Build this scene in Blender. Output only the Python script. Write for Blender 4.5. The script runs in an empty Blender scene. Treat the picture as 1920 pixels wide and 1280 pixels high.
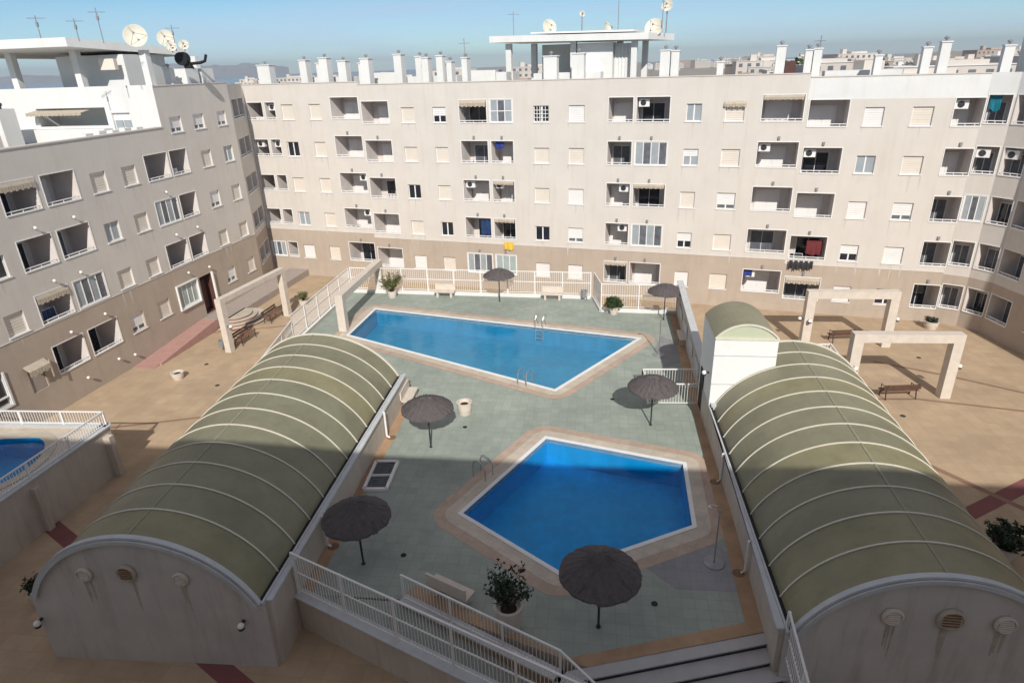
import bpy, math, random
from mathutils import Vector, Matrix
import mathutils.geometry as MG
random.seed(7)
C = bpy.context.scene.collection
sc = bpy.context.scene
# ---------------------------------------------------------------- camera, sky, sun, exposure
PITCH, ROLL, HCAM, FPX = 0.4067, -0.033, 16.493, 1204.3
cam = bpy.data.cameras.new("camera"); co = bpy.data.objects.new("camera", cam); C.objects.link(co)
cr, sr = math.cos(ROLL), math.sin(ROLL); cp, sp = math.cos(PITCH), math.sin(PITCH)
Rt = Vector((1, 0, 0)); Up = Vector((0, sp, cp)); Fw = Vector((0, cp, -sp))
rc = cr*Rt + sr*Up; uc = -sr*Rt + cr*Up
M = Matrix.Identity(4)
for i in range(3):
    M[i][0] = rc[i]; M[i][1] = uc[i]; M[i][2] = -Fw[i]
M[0][3], M[1][3], M[2][3] = 0, 0, HCAM
co.matrix_world = M
cam.sensor_width = 36; cam.lens = FPX/1920*36; cam.clip_start = 0.1; cam.clip_end = 20000
sc.camera = co
SUN_EL = math.radians(36.0); SH_AZ = math.radians(94.5)      # shadows run along this direction (counter-clockwise from +x)
td = Vector((-math.cos(SH_AZ)*math.cos(SUN_EL), -math.sin(SH_AZ)*math.cos(SUN_EL), math.sin(SUN_EL)))  # to the sun
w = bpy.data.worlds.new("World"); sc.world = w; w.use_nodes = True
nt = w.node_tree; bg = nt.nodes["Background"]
sky = nt.nodes.new("ShaderNodeTexSky"); sky.sky_type = 'NISHITA'; sky.sun_disc = False
sky.sun_elevation = SUN_EL; sky.sun_rotation = math.atan2(td.x, td.y)
sky.air_density = 1.0; sky.dust_density = 0.0; sky.ozone_density = 3.0
# thin high cloud: pale wisps mixed over the sky
tc = nt.nodes.new("ShaderNodeTexCoord"); mp = nt.nodes.new("ShaderNodeMapping"); mp.inputs['Scale'].default_value = (1.3, 1.3, 12)
mp.inputs['Rotation'].default_value = (0, 0.06, 0)
nz = nt.nodes.new("ShaderNodeTexNoise"); nz.inputs['Scale'].default_value = 1.6; nz.inputs['Detail'].default_value = 6; nz.inputs['Roughness'].default_value = .55
rp = nt.nodes.new("ShaderNodeValToRGB"); rp.color_ramp.elements[0].position = .40; rp.color_ramp.elements[1].position = .68
rp.color_ramp.elements[0].color = (0, 0, 0, 1); rp.color_ramp.elements[1].color = (.7, .7, .7, 1)
mx = nt.nodes.new("ShaderNodeMixRGB"); mx.inputs[2].default_value = (8.6, 7.9, 8.4, 1)
nt.links.new(tc.outputs['Generated'], mp.inputs['Vector']); nt.links.new(mp.outputs[0], nz.inputs['Vector'])
nt.links.new(nz.outputs['Fac'], rp.inputs[0]); nt.links.new(rp.outputs[0], mx.inputs[0]); nt.links.new(sky.outputs[0], mx.inputs[1])
# height tint added to the sky: bluer low down, warmed overhead to fill shade
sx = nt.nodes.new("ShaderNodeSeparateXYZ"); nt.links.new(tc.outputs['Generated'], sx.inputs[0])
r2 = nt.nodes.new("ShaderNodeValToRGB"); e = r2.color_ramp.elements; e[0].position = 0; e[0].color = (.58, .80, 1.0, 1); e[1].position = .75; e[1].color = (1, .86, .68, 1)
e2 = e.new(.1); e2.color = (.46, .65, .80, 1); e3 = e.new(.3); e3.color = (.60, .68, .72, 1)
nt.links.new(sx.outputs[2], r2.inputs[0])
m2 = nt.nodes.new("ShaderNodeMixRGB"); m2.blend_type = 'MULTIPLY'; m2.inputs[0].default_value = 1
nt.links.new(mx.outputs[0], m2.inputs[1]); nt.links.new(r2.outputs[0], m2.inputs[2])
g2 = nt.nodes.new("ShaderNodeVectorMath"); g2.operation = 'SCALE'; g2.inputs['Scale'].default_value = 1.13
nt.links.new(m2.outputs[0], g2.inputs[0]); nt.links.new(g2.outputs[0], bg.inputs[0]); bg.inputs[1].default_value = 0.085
sl = bpy.data.lights.new("sun", 'SUN'); sl.energy = 3.6; sl.angle = math.radians(0.5); sl.color = (1, .94, .86)
so = bpy.data.objects.new("sun", sl); C.objects.link(so); so.rotation_euler = (-td).to_track_quat('-Z', 'Y').to_euler()
so.location = (0, -20, 60)
sc.view_settings.view_transform = 'Standard'; sc.view_settings.look = 'None'; sc.view_settings.exposure = 0.38; sc.view_settings.gamma = 1
sc.cycles.max_bounces = 6; sc.cycles.transparent_max_bounces = 24

# ---------------------------------------------------------------- materials
def mat(name, col, rough=.8, var=.12, scale=3.0, bump=0.0, streak=0.0, spec=.3, metal=0, tile=None, col2=None, coat=0, bscale=40):
    m = bpy.data.materials.new(name); m.use_nodes = True; n = m.node_tree; b = n.nodes["Principled BSDF"]
    b.inputs['Roughness'].default_value = rough; b.inputs['Metallic'].default_value = metal
    b.inputs['Specular IOR Level'].default_value = spec; b.inputs['Coat Weight'].default_value = coat
    g = n.nodes.new("ShaderNodeNewGeometry")
    L = n.links.new
    no = n.nodes.new("ShaderNodeTexNoise"); no.inputs['Scale'].default_value = scale; no.inputs['Detail'].default_value = 7; no.inputs['Roughness'].default_value = .62
    L(g.outputs['Position'], no.inputs['Vector'])
    cr_ = n.nodes.new("ShaderNodeValToRGB")
    c2 = col2 or [c*(1-var) for c in col]; c1 = [min(1, c*(1+var*.5)) for c in col]
    cr_.color_ramp.elements[0].position = .32; cr_.color_ramp.elements[1].position = .68
    cr_.color_ramp.elements[0].color = (*c2, 1); cr_.color_ramp.elements[1].color = (*c1, 1)
    L(no.outputs['Fac'], cr_.inputs[0]); out = cr_.outputs[0]
    if streak:
        mp = n.nodes.new("ShaderNodeMapping"); mp.inputs['Scale'].default_value = (1.6, 1.6, .16)
        n2 = n.nodes.new("ShaderNodeTexNoise"); n2.inputs['Scale'].default_value = 1.5; n2.inputs['Detail'].default_value = 8; n2.inputs['Roughness'].default_value = .7
        L(g.outputs['Position'], mp.inputs[0]); L(mp.outputs[0], n2.inputs['Vector'])
        r2 = n.nodes.new("ShaderNodeValToRGB"); r2.color_ramp.elements[0].position = .5; r2.color_ramp.elements[1].position = .78
        r2.color_ramp.elements[0].color = (1, 1, 1, 1); k = 1-streak; r2.color_ramp.elements[1].color = (k, k*.97, k*.93, 1)
        L(n2.outputs['Fac'], r2.inputs[0])
        mm = n.nodes.new("ShaderNodeMixRGB"); mm.blend_type = 'MULTIPLY'; mm.inputs[0].default_value = 1
        L(out, mm.inputs[1]); L(r2.outputs[0], mm.inputs[2]); out = mm.outputs[0]
    if tile:   # (width, height, rotation, darkness) thin joints between slabs
        mp = n.nodes.new("ShaderNodeMapping"); mp.inputs['Rotation'].default_value = (0, 0, tile[2])
        br = n.nodes.new("ShaderNodeTexBrick"); br.inputs['Scale'].default_value = 1; br.inputs['Brick Width'].default_value = tile[0]; br.inputs['Row Height'].default_value = tile[1]
        br.inputs['Mortar Size'].default_value = .012; br.inputs['Mortar Smooth'].default_value = .6; br.offset = tile[4] if len(tile) > 4 else 0.0
        d = tile[3]; br.inputs['Color1'].default_value = (1, 1, 1, 1); br.inputs['Color2'].default_value = (.9, .9, .9, 1); br.inputs['Mortar'].default_value = (d, d, d, 1)
        L(g.outputs['Position'], mp.inputs[0]); L(mp.outputs[0], br.inputs['Vector'])
        mm = n.nodes.new("ShaderNodeMixRGB"); mm.blend_type = 'MULTIPLY'; mm.inputs[0].default_value = 1
        L(out, mm.inputs[1]); L(br.outputs['Color'], mm.inputs[2]); out = mm.outputs[0]
        # large dirty patches on trafficked floors
        n3 = n.nodes.new("ShaderNodeTexNoise"); n3.inputs['Scale'].default_value = .35; n3.inputs['Detail'].default_value = 9; n3.inputs['Roughness'].default_value = .6
        L(g.outputs['Position'], n3.inputs['Vector'])
        r3 = n.nodes.new("ShaderNodeValToRGB"); r3.color_ramp.elements[0].position = .38; r3.color_ramp.elements[1].position = .65
        r3.color_ramp.elements[0].color = (.84, .855, .86, 1); r3.color_ramp.elements[1].color = (1, 1, 1, 1)
        L(n3.outputs['Fac'], r3.inputs[0])
        m3 = n.nodes.new("ShaderNodeMixRGB"); m3.blend_type = 'MULTIPLY'; m3.inputs[0].default_value = 1
        L(out, m3.inputs[1]); L(r3.outputs[0], m3.inputs[2]); out = m3.outputs[0]
    L(out, b.inputs['Base Color'])
    if bump:
        nb = n.nodes.new("ShaderNodeTexNoise"); nb.inputs['Scale'].default_value = bscale; nb.inputs['Detail'].default_value = 3
        L(g.outputs['Position'], nb.inputs['Vector'])
        bp = n.nodes.new("ShaderNodeBump"); bp.inputs['Strength'].default_value = bump; bp.inputs['Distance'].default_value = .02
        L(nb.outputs['Fac'], bp.inputs['Height']); L(bp.outputs[0], b.inputs['Normal'])
    return m
MT = {}
MT['cream'] = mat('cream_render', (.62, .585, .54), .9, .05, .5, .25, .07)
MT['tan'] = mat('tan_render', (.445, .375, .31), .9, .08, .6, .25, .10)
MT['whitewall'] = mat('white_render', (.70, .71, .70), .85, .05, .6, .15, .07)
MT['white'] = mat('white_paint', (.78, .78, .77), .5, .05, 4)
MT['recess'] = mat('recess_render', (.68, .63, .60), .85, .08, 1.2, .1, .1)
MT['shutter'] = mat('cream_shutter', (.72, .66, .58), .6, .05, 2)
MT['wshutter'] = mat('white_shutter', (.78, .77, .76), .5, .04, 2)
MT['plaza'] = mat('tan_paving', (.50, .375, .255), .85, .08, 1.2, .1, 0, tile=(.6, .6, .14, .80))
MT['band'] = mat('wine_paving', (.22, .085, .085), .85, .12, 2, .1, 0)
MT['grout'] = mat('brown_paving', (.27, .165, .115), .85, .12, 2, .1, 0)
MT['pink'] = mat('pink_paving', (.42, .25, .22), .85, .1, 2, .1, 0)
MT['lilac'] = mat('grey_paving', (.36, .31, .28), .85, .1, 2, .1, 0)
MT['deck'] = mat('green_deck_paving', (.35, .395, .35), .8, .10, 1.3, .1, 0, tile=(.4, .4, .14, .79))
MT['deckgrey'] = mat('grey_deck_paving', (.31, .31, .325), .8, .1, 1.5, .1, 0, tile=(.4, .4, .14, .8))
MT['gutter'] = mat('orange_stained_strip', (.42, .28, .175), .85, .22, 1.1, .1, .0)
MT['copebeige'] = mat('beige_coping', (.60, .53, .44), .8, .12, 2.2, .1, 0, tile=(.5, .5, .5, .8))
MT['copepink'] = mat('pink_coping', (.52, .40, .32), .8, .12, 2.2, .1, 0, tile=(.5, .5, .5, .8))
MT['copewhite'] = mat('white_pool_edge', (.74, .76, .77), .6, .06, 3)
MT['pale'] = mat('pale_cap', (.52, .545, .565), .6, .1, 2.5, 0, .05)
MT['wallcap'] = mat('side_wall_render', (.56, .50, .43), .9, .10, 1.0, .2, .25)
MT['endwall'] = mat('end_wall_render', (.55, .53, .50), .9, .10, .9, .2, .28)
MT['vault'] = mat('olive_sheet', (.235, .23, .15), .4, .2, .45, .05, .16, spec=.4)
MT['vault2'] = mat('olive_sheet_yellowed', (.255, .24, .14), .4, .2, .45, .05, .16, spec=.4)
MT['vault3'] = mat('olive_sheet_dulled', (.215, .215, .145), .45, .2, .5, .05, .18, spec=.35)
MT['streak'] = mat('sill_streak', (.56, .525, .48), .9, .08, 3)
MT['lunette'] = mat('pale_green_sheet', (.5, .54, .40), .45, .06, 1)
MT['rib'] = mat('cream_rib', (.66, .63, .54), .6, .08, 3)
MT['seam'] = mat('ridge_seam', (.29, .285, .21), .6, .1, 3)
MT['black'] = mat('black_gap', (.012, .013, .016), .6, .1, 3)
MT['dark'] = mat('dark_metal', (.04, .042, .05), .5, .2, 3)
MT['steel'] = mat('steel_tube', (.5, .5, .5), .3, .1, 3, metal=.8)
MT['metalgrey'] = mat('grey_metal', (.30, .31, .33), .5, .15, 3, metal=.3)
MT['wood'] = mat('dark_wood', (.11, .062, .042), .6, .3, 6)
MT['woodseat'] = mat('reddish_wood', (.23, .12, .085), .6, .3, 6)
MT['thatch'] = mat('grey_brown_thatch', (.108, .096, .098), .95, .2, 9, .35, bscale=60)
MT['pot'] = mat('cream_pot', (.62, .56, .49), .8, .1, 3, .2)
MT['soil'] = mat('soil', (.05, .033, .024), 1, .3, 12, .5)
MT['leafd'] = mat('dark_leaf', (.045, .075, .025), .6, .5, 5)
MT['leafl'] = mat('light_leaf', (.13, .14, .055), .6, .4, 5)
MT['leafn'] = mat('near_dark_leaf', (.03, .05, .025), .6, .5, 5)
MT['stem'] = mat('stem', (.09, .065, .045), .9, .3, 8)
MT['brown'] = mat('brown_door', (.11, .05, .042), .5, .2, 3)
MT['awn'] = mat('beige_awning', (.47, .41, .33), .9, .15, 4)
MT['blue'] = mat('blue_cloth', (.03, .05, .25), .8, .2, 3)
MT['navy'] = mat('navy_cloth', (.02, .05, .14), .8, .3, 3)
MT['teal'] = mat('teal_cloth', (.01, .16, .23), .8, .2, 3)
MT['yellow'] = mat('yellow_cloth', (.75, .5, .07), .8, .15, 3)
MT['maroon'] = mat('maroon_cloth', (.16, .03, .035), .8, .2, 3)
MT['lglass'] = mat('pale_glass', (.33, .37, .40), .15, .12, 2, spec=.6)
MT['gglass'] = mat('greenish_glass', (.36, .43, .42), .15, .1, 2, spec=.6)
MT['curtain'] = mat('grey_curtain', (.13, .14, .16), .4, .4, 3, spec=.5)  # also colours the deck step risers, as painted nosing shadow
MT['dglass'] = mat('dark_glass', (.018, .021, .032), .08, .3, 2, spec=.6)
MT['stain'] = mat('brown_stain', (.43, .39, .33), .9, .2, 6)
MT['stepgrey'] = mat('grey_step_stone', (.44, .44, .44), .8, .1, 2)
MT['roof'] = mat('roof_gravel', (.36, .33, .30), .9, .2, 2, .3)
MT['dish'] = mat('cream_dish', (.66, .63, .53), .5, .05, 3)
MT['lamp'] = mat('opal_globe', (.85, .84, .80), .35, .02, 3)
MT['rust'] = mat('rusty_vent', (.24, .14, .08), .8, .4, 20)
MT['town'] = mat('town_walls', (.56, .51, .46), .9, .15, .05)
MT['town2'] = mat('town_brown_walls', (.40, .32, .27), .9, .15, .05)
MT['hill'] = mat('hill_scrub', (.26, .27, .26), .95, .2, .004)
MT['ground'] = mat('dry_ground', (.30, .27, .22), .95, .2, .02)
MT['sea'] = mat('sea_water', (.17, .22, .25), .25, .1, .01)
MT['tilepool'] = mat('blue_mosaic', (.02, .27, .47), .4, .10, 1.5, tile=(.25, .25, 0, .93))
MT['tiledeep'] = mat('deep_blue_mosaic', (.004, .35, .74), .4, .10, 1.5, tile=(.25, .25, 0, .93))

def water(name, tint, bump):
    m = bpy.data.materials.new(name); m.use_nodes = True; n = m.node_tree; n.nodes.clear(); L = n.links.new
    o = n.nodes.new("ShaderNodeOutputMaterial"); mi = n.nodes.new("ShaderNodeMixShader")
    tr = n.nodes.new("ShaderNodeBsdfTransparent"); tr.inputs[0].default_value = (*tint, 1)
    gl = n.nodes.new("ShaderNodeBsdfGlossy"); gl.inputs['Roughness'].default_value = .05
    g = n.nodes.new("ShaderNodeNewGeometry"); mp = n.nodes.new("ShaderNodeMapping"); mp.inputs['Scale'].default_value = (1, 2.2, 1); mp.inputs['Rotation'].default_value = (0, 0, .5)
    no = n.nodes.new("ShaderNodeTexNoise"); no.inputs['Scale'].default_value = 1.7; no.inputs['Detail'].default_value = 5; no.inputs['Distortion'].default_value = .6
    bp = n.nodes.new("ShaderNodeBump"); bp.inputs['Strength'].default_value = bump; bp.inputs['Distance'].default_value = .05
    L(g.outputs['Position'], mp.inputs[0]); L(mp.outputs[0], no.inputs['Vector']); L(no.outputs['Fac'], bp.inputs['Height']); L(bp.outputs[0], gl.inputs['Normal'])
    dt = n.nodes.new("ShaderNodeVectorMath"); dt.operation = 'DOT_PRODUCT'; L(g.outputs['Incoming'], dt.inputs[0]); L(bp.outputs[0], dt.inputs[1])
    def mth(op, a, b):
        q = n.nodes.new("ShaderNodeMath"); q.operation = op
        for i, v in enumerate((a, b)):
            if v is None: continue
            if isinstance(v, (int, float)): q.inputs[i].default_value = v
            else: L(v, q.inputs[i])
        return q.outputs[0]
    c = mth('SUBTRACT', 1.0, mth('ABSOLUTE', dt.outputs['Value'], None)); c = mth('POWER', c, 5.0); c = mth('MULTIPLY_ADD', c, .9); c.node.inputs[2].default_value = .02
    L(c, mi.inputs[0]); L(tr.outputs[0], mi.inputs[1]); L(gl.outputs[0], mi.inputs[2]); L(mi.outputs[0], o.inputs[0])
    return m
MT['water'] = water('pool_water', (.86, .96, 1), .22)
MT['waterdeep'] = water('pool_water_deep', (.80, .95, 1), .22)

# ---------------------------------------------------------------- mesh helper and tagging
class MB:
    def __init__(s): s.v = []; s.f = []; s.m = []; s.k = 0; s.T = None
    def P(s, p):
        p = Vector(p)
        if s.T is not None: p = s.T @ p
        s.v.append(tuple(p)); return len(s.v)-1
    def face(s, pts, k=None):
        s.f.append([s.P(p) for p in pts]); s.m.append(s.k if k is None else k)
    def box8(s, b, t, k=None):           # bottom ring, top ring
        n = len(b); bi = [s.P(p) for p in b]; ti = [s.P(p) for p in t]; k = s.k if k is None else k
        s.f += [bi[::-1], ti]; s.m += [k, k]
        for i in range(n):
            j = (i+1) % n; s.f.append([bi[i], bi[j], ti[j], ti[i]]); s.m.append(k)
    def prism(s, poly, z0, z1, k=None):
        s.box8([(x, y, z0) for x, y in poly], [(x, y, z1) for x, y in poly], k)
    def box(s, c, d, rz=0, k=None):      # centre, size
        cx, cy, cz = c; a, b, h = d[0]/2, d[1]/2, d[2]/2; ca, sa = math.cos(rz), math.sin(rz)
        poly = [(cx+ca*x-sa*y, cy+sa*x+ca*y) for x, y in ((-a, -b), (a, -b), (a, b), (-a, b))]
        s.prism(poly, cz-h, cz+h, k)
    def bar(s, p, q, wd, ht=None, k=None, up=(0, 0, 1)):
        p = Vector(p); q = Vector(q); d = (q-p).normalized(); u = Vector(up)
        if abs(d.dot(u)) > .98: u = Vector((0, 1, 0))
        sd = d.cross(u).normalized(); u = sd.cross(d).normalized(); ht = wd if ht is None else ht
        o = [(-wd/2, -ht/2), (wd/2, -ht/2), (wd/2, ht/2), (-wd/2, ht/2)]
        s.box8([p+sd*a+u*b for a, b in o], [q+sd*a+u*b for a, b in o], k)
    def tube(s, pts, r, n=6, k=None, r2=None):
        pts = [Vector(p) for p in pts]; rings = []; k = s.k if k is None else k
        for i, p in enumerate(pts):
            d = (pts[min(i+1, len(pts)-1)]-pts[max(i-1, 0)]).normalized()
            u = Vector((0, 0, 1)) if abs(d.z) < .95 else Vector((1, 0, 0))
            a = d.cross(u).normalized(); b = a.cross(d); rr = r if r2 is None else r+(r2-r)*i/(len(pts)-1)
            rings.append([s.P(p+(a*math.cos(t*2*math.pi/n)+b*math.sin(t*2*math.pi/n))*rr) for t in range(n)])
        for i in range(len(rings)-1):
            for t in range(n):
                s.f.append([rings[i][t], rings[i][(t+1) % n], rings[i+1][(t+1) % n], rings[i+1][t]]); s.m.append(k)
        s.f += [rings[0][::-1], rings[-1]]; s.m += [k, k]
    def lathe(s, prof, n=20, c=(0, 0), k=None, T=None):     # profile [(r,z)]
        rings = []; k = s.k if k is None else k
        for r, z in prof:
            rings.append([s.P((T @ Vector((r*math.cos(t*2*math.pi/n), r*math.sin(t*2*math.pi/n), z))) if T else (c[0]+r*math.cos(t*2*math.pi/n), c[1]+r*math.sin(t*2*math.pi/n), z)) for t in range(n)])
        for i in range(len(rings)-1):
            for t in range(n):
                s.f.append([rings[i][t], rings[i][(t+1) % n], rings[i+1][(t+1) % n], rings[i+1][t]]); s.m.append(k)
        if prof[0][0] > 1e-4: s.f.append(rings[0][::-1]); s.m.append(k)
        if prof[-1][0] > 1e-4: s.f.append(rings[-1]); s.m.append(k)
    def ball(s, c, r, n=10, k=None):
        c = Vector(c); s.lathe([(max(1e-5, r*math.sin(math.pi*i/6)), c.z-r*math.cos(math.pi*i/6)) for i in range(7)], n, (c.x, c.y), k)
    def build(s, name, mats, parent=None, smooth=False):
        me = bpy.data.meshes.new(name)
        off = parent_off(parent)
        me.from_pydata([tuple(Vector(v)-off) for v in s.v], [], s.f)
        for m in (mats if isinstance(mats, (list, tuple)) else [mats]): me.materials.append(MT[m] if isinstance(m, str) else m)
        me.polygons.foreach_set('material_index', s.m)
        if smooth: me.polygons.foreach_set('use_smooth', [True]*len(me.polygons))
        me.update(); o = bpy.data.objects.new(name, me); C.objects.link(o)
        if parent: o.parent = parent
        return o
def parent_off(p):
    v = Vector((0, 0, 0))
    while p: v = v+p.location; p = p.parent
    return v
def tag(o, label=None, cat=None, group=None, kind=None):
    if label: o['label'] = label
    if cat: o['category'] = cat
    if group: o['group'] = group
    if kind: o['kind'] = kind
    return o
def thing(name, label, cat, loc=(0, 0, 0), group=None):
    o = bpy.data.objects.new(name, None); o.location = loc; o.empty_display_size = .3; C.objects.link(o)
    return tag(o, label, cat, group)
def dup(root, loc, rz, label, sc_=1):
    def cpy(o, par):
        c = o.copy(); C.objects.link(c)
        if par: c.parent = par
        for ch in list(o.children): cpy(ch, c)
        return c
    r = cpy(root, None); r.location = loc; r.rotation_euler = (0, 0, rz); r.scale = (sc_,)*3; r['label'] = label
    return r
def struct(mb, name, mats): return tag(mb.build(name, mats), kind='structure')

# wall frames measured in plan: facade coordinate u along the wall, height z, depth into the building
class Wall:
    def __init__(s, o, ang, flip=1):
        s.o = Vector((*o, 0)); s.d = Vector((math.cos(ang), math.sin(ang), 0)); s.ang = ang
        s.n = Vector((s.d.y, -s.d.x, 0))*flip                      # outward
    def p(s, u, z, dep=0): return s.o+s.d*u-s.n*dep+Vector((0, 0, z))
YB = -.3273; DB = 46.131; YL = .2045; DL = 30.33
BACK = Wall((-math.sin(YB)*DB, math.cos(YB)*DB), YB)
LEFT = Wall((-math.cos(YL)*DL, math.sin(YL)*DL), math.pi/2-YL)
def bwp(u, dep=0): q = BACK.p(u, 0, dep); return (q.x, q.y)
def lwp(u, dep=0): q = LEFT.p(u, 0, dep); return (q.x, q.y)
def wallface(mb, W, u0, u1, bands, holes, dep=0):
    """bands [(z0,z1,mat)], holes [(u0,u1,z0,z1)] -> sheet with openings"""
    hs = [h for h in holes if h[0] >= u0-1e-6 and h[1] <= u1+1e-6]
    us = sorted(set([u0, u1]+[h[0] for h in hs]+[h[1] for h in hs]))
    for z0, z1, k in bands:
        for a, b in zip(us[:-1], us[1:]):
            col = [h for h in hs if h[0] <= a+1e-6 and h[1] >= b-1e-6]
            cuts = sorted([(max(z0, h[2]), min(z1, h[3])) for h in col if h[3] > z0 and h[2] < z1]); z = z0
            for c0, c1 in cuts:
                if c0 > z+1e-6: mb.face([W.p(a, z, dep), W.p(b, z, dep), W.p(b, c0, dep), W.p(a, c0, dep)], k)
                z = max(z, c1)
            if z1 > z+1e-6: mb.face([W.p(a, z, dep), W.p(b, z, dep), W.p(b, z1, dep), W.p(a, z1, dep)], k)
def wbox(mb, W, u0, u1, z0, z1, d0, d1, k=None):
    mb.box8([W.p(u0, z0, d0), W.p(u1, z0, d0), W.p(u1, z0, d1), W.p(u0, z0, d1)], [W.p(u0, z1, d0), W.p(u1, z1, d0), W.p(u1, z1, d1), W.p(u0, z1, d1)], k)
def recess(mb, W, u0, u1, z0, z1, dep, k=0, back=True, zf=None):
    zf = z0 if zf is None else zf          # floor may lie below the opening
    P = W.p
    mb.face([P(u0, zf, 0.02 if zf < z0 else 0), P(u0, z1, 0), P(u0, z1, dep), P(u0, zf, dep)], k)
    mb.face([P(u1, zf, 0.02 if zf < z0 else 0), P(u1, z1, 0), P(u1, z1, dep), P(u1, zf, dep)], k)
    mb.face([P(u0, z1, 0), P(u1, z1, 0), P(u1, z1, dep), P(u0, z1, dep)], k)
    mb.face([P(u0, zf, 0), P(u1, zf, 0), P(u1, zf, dep), P(u0, zf, dep)], k)
    if back: mb.face([P(u0, zf, dep), P(u1, zf, dep), P(u1, z1, dep), P(u0, z1, dep)], k)
    if zf < z0:                            # parapet: cap and inner face
        mb.face([P(u0, z0, 0), P(u1, z0, 0), P(u1, z0, .14), P(u0, z0, .14)], k)
        mb.face([P(u0, zf, .14), P(u1, zf, .14), P(u1, z0, .14), P(u0, z0, .14)], k)

def window(B, W, u0, u1, z0, z1, t, wallm):
    """t: s cream shutter, w white shutter, d dark glass, l light glass, g grille, p half shutter dark below, q half shutter light glass, a shutter + awning"""
    D = .16
    m = MB(); recess(m, W, u0, u1, z0, z1, D, 0, back=True)
    fr = .05
    for a, b, c, d in ((u0, u0+fr, z0, z1), (u1-fr, u1, z0, z1), (u0+fr, u1-fr, z0, z0+fr), (u0+fr, u1-fr, z1-fr, z1)):
        wbox(m, W, a, b, c, d, D-.06, D-.005, 1)
    wbox(m, W, u0-.06, u1+.06, z0-.06, z0-.004, -.05, D*.3, 1)
    rs_ = random.Random(int(u0*31+z0*17))
    if wallm == 'cream':
        for e_ in (u0-.03, u1+.03, (u0+u1)/2):
            if rs_.random() < .45:
                l_ = rs_.uniform(.3, 1.1); w_ = rs_.uniform(.03, .09)
                m.face([W.p(e_-w_, z0-.062, -.003), W.p(e_+w_, z0-.062, -.003), W.p(e_+w_*.2, z0-.06-l_, -.003), W.p(e_-w_*.2, z0-.06-l_, -.003)], 2)
    o = m.build('window', [wallm, 'white', 'streak'], B)
    a, b, c, d = u0+fr+.003, u1-fr-.003, z0+fr+.003, z1-fr-.003
    zs = {'s': c, 'w': c, 'a': c, 'p': c+(d-c)*.42, 'q': c+(d-c)*.55, 'r': c+(d-c)*.22}.get(t)
    if zs is not None:
        s = MB(); n = max(3, int((d-zs)/.13)); h = (d-zs)/n
        for i in range(n): wbox(s, W, a, b, zs+i*h+.012, zs+(i+1)*h, D-.05, D-.02)
        s.build('shutter', 'shutter' if t in 'sa' else 'wshutter', o)
        d2 = zs
    else: d2 = d
    if t in 'dlgpqr':
        g = MB(); wbox(g, W, a, b, c, d2, D-.035, D-.012); g.build('pane', {'d': 'dglass', 'l': 'lglass', 'g': 'dglass', 'p': 'dglass', 'q': 'lglass', 'r': 'curtain'}[t], o)
        g = MB(); um = (a+b)/2; wbox(g, W, um-.045, um+.045, c, d2, D-.055, D-.036)
        if t == 'g':
            for i in range(1, 5): uu = a+(b-a)*i/5; wbox(g, W, uu-.02, uu+.02, c, d2, .01, .04)
            for i in range(1, 4): zz = c+(d2-c)*i/4; wbox(g, W, a, b, zz-.02, zz+.02, .005, .035)
        g.build('mullion', 'white', o)
    if t == 'a':
        g = MB(); awning(g, W, u0-.1, u1+.1, z1+.1, .16, .3); g.build('awning', 'awn', o)
    return o
def awning(g, W, u0, u1, z, out, drop):
    n = max(4, int((u1-u0)/.16))
    P = W.p
    g.box8([P(u0, z, -.01), P(u1, z, -.01), P(u1, z-drop*.5, -out), P(u0, z-drop*.5, -out)], [P(u0, z+.03, -.01), P(u1, z+.03, -.01), P(u1, z-drop*.5+.03, -out), P(u0, z-drop*.5+.03, -out)])
    for i in range(n):
        a = u0+(u1-u0)*i/n; b = u0+(u1-u0)*(i+.86)/n; wbox(g, W, a, b, z-drop*.5-drop*(.5+.12*(i % 2)), z-drop*.5, -out, -out+.02)
def acunit(B, W, u, z, dep):
    m = MB(); wbox(m, W, u, u+.7, z, z+.5, dep, dep+.3); o = m.build('air_conditioner', 'wshutter', B)
    g = MB(); c = W.p(u+.3, z+.25, dep-.004)
    T = Matrix.Translation(c) @ (W.n).to_track_quat('Z', 'Y').to_matrix().to_4x4()
    g.lathe([(.19, 0), (.19, .012), (.05, .02)], 12, T=T); g.build('fan_grille', 'dark', o)
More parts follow.
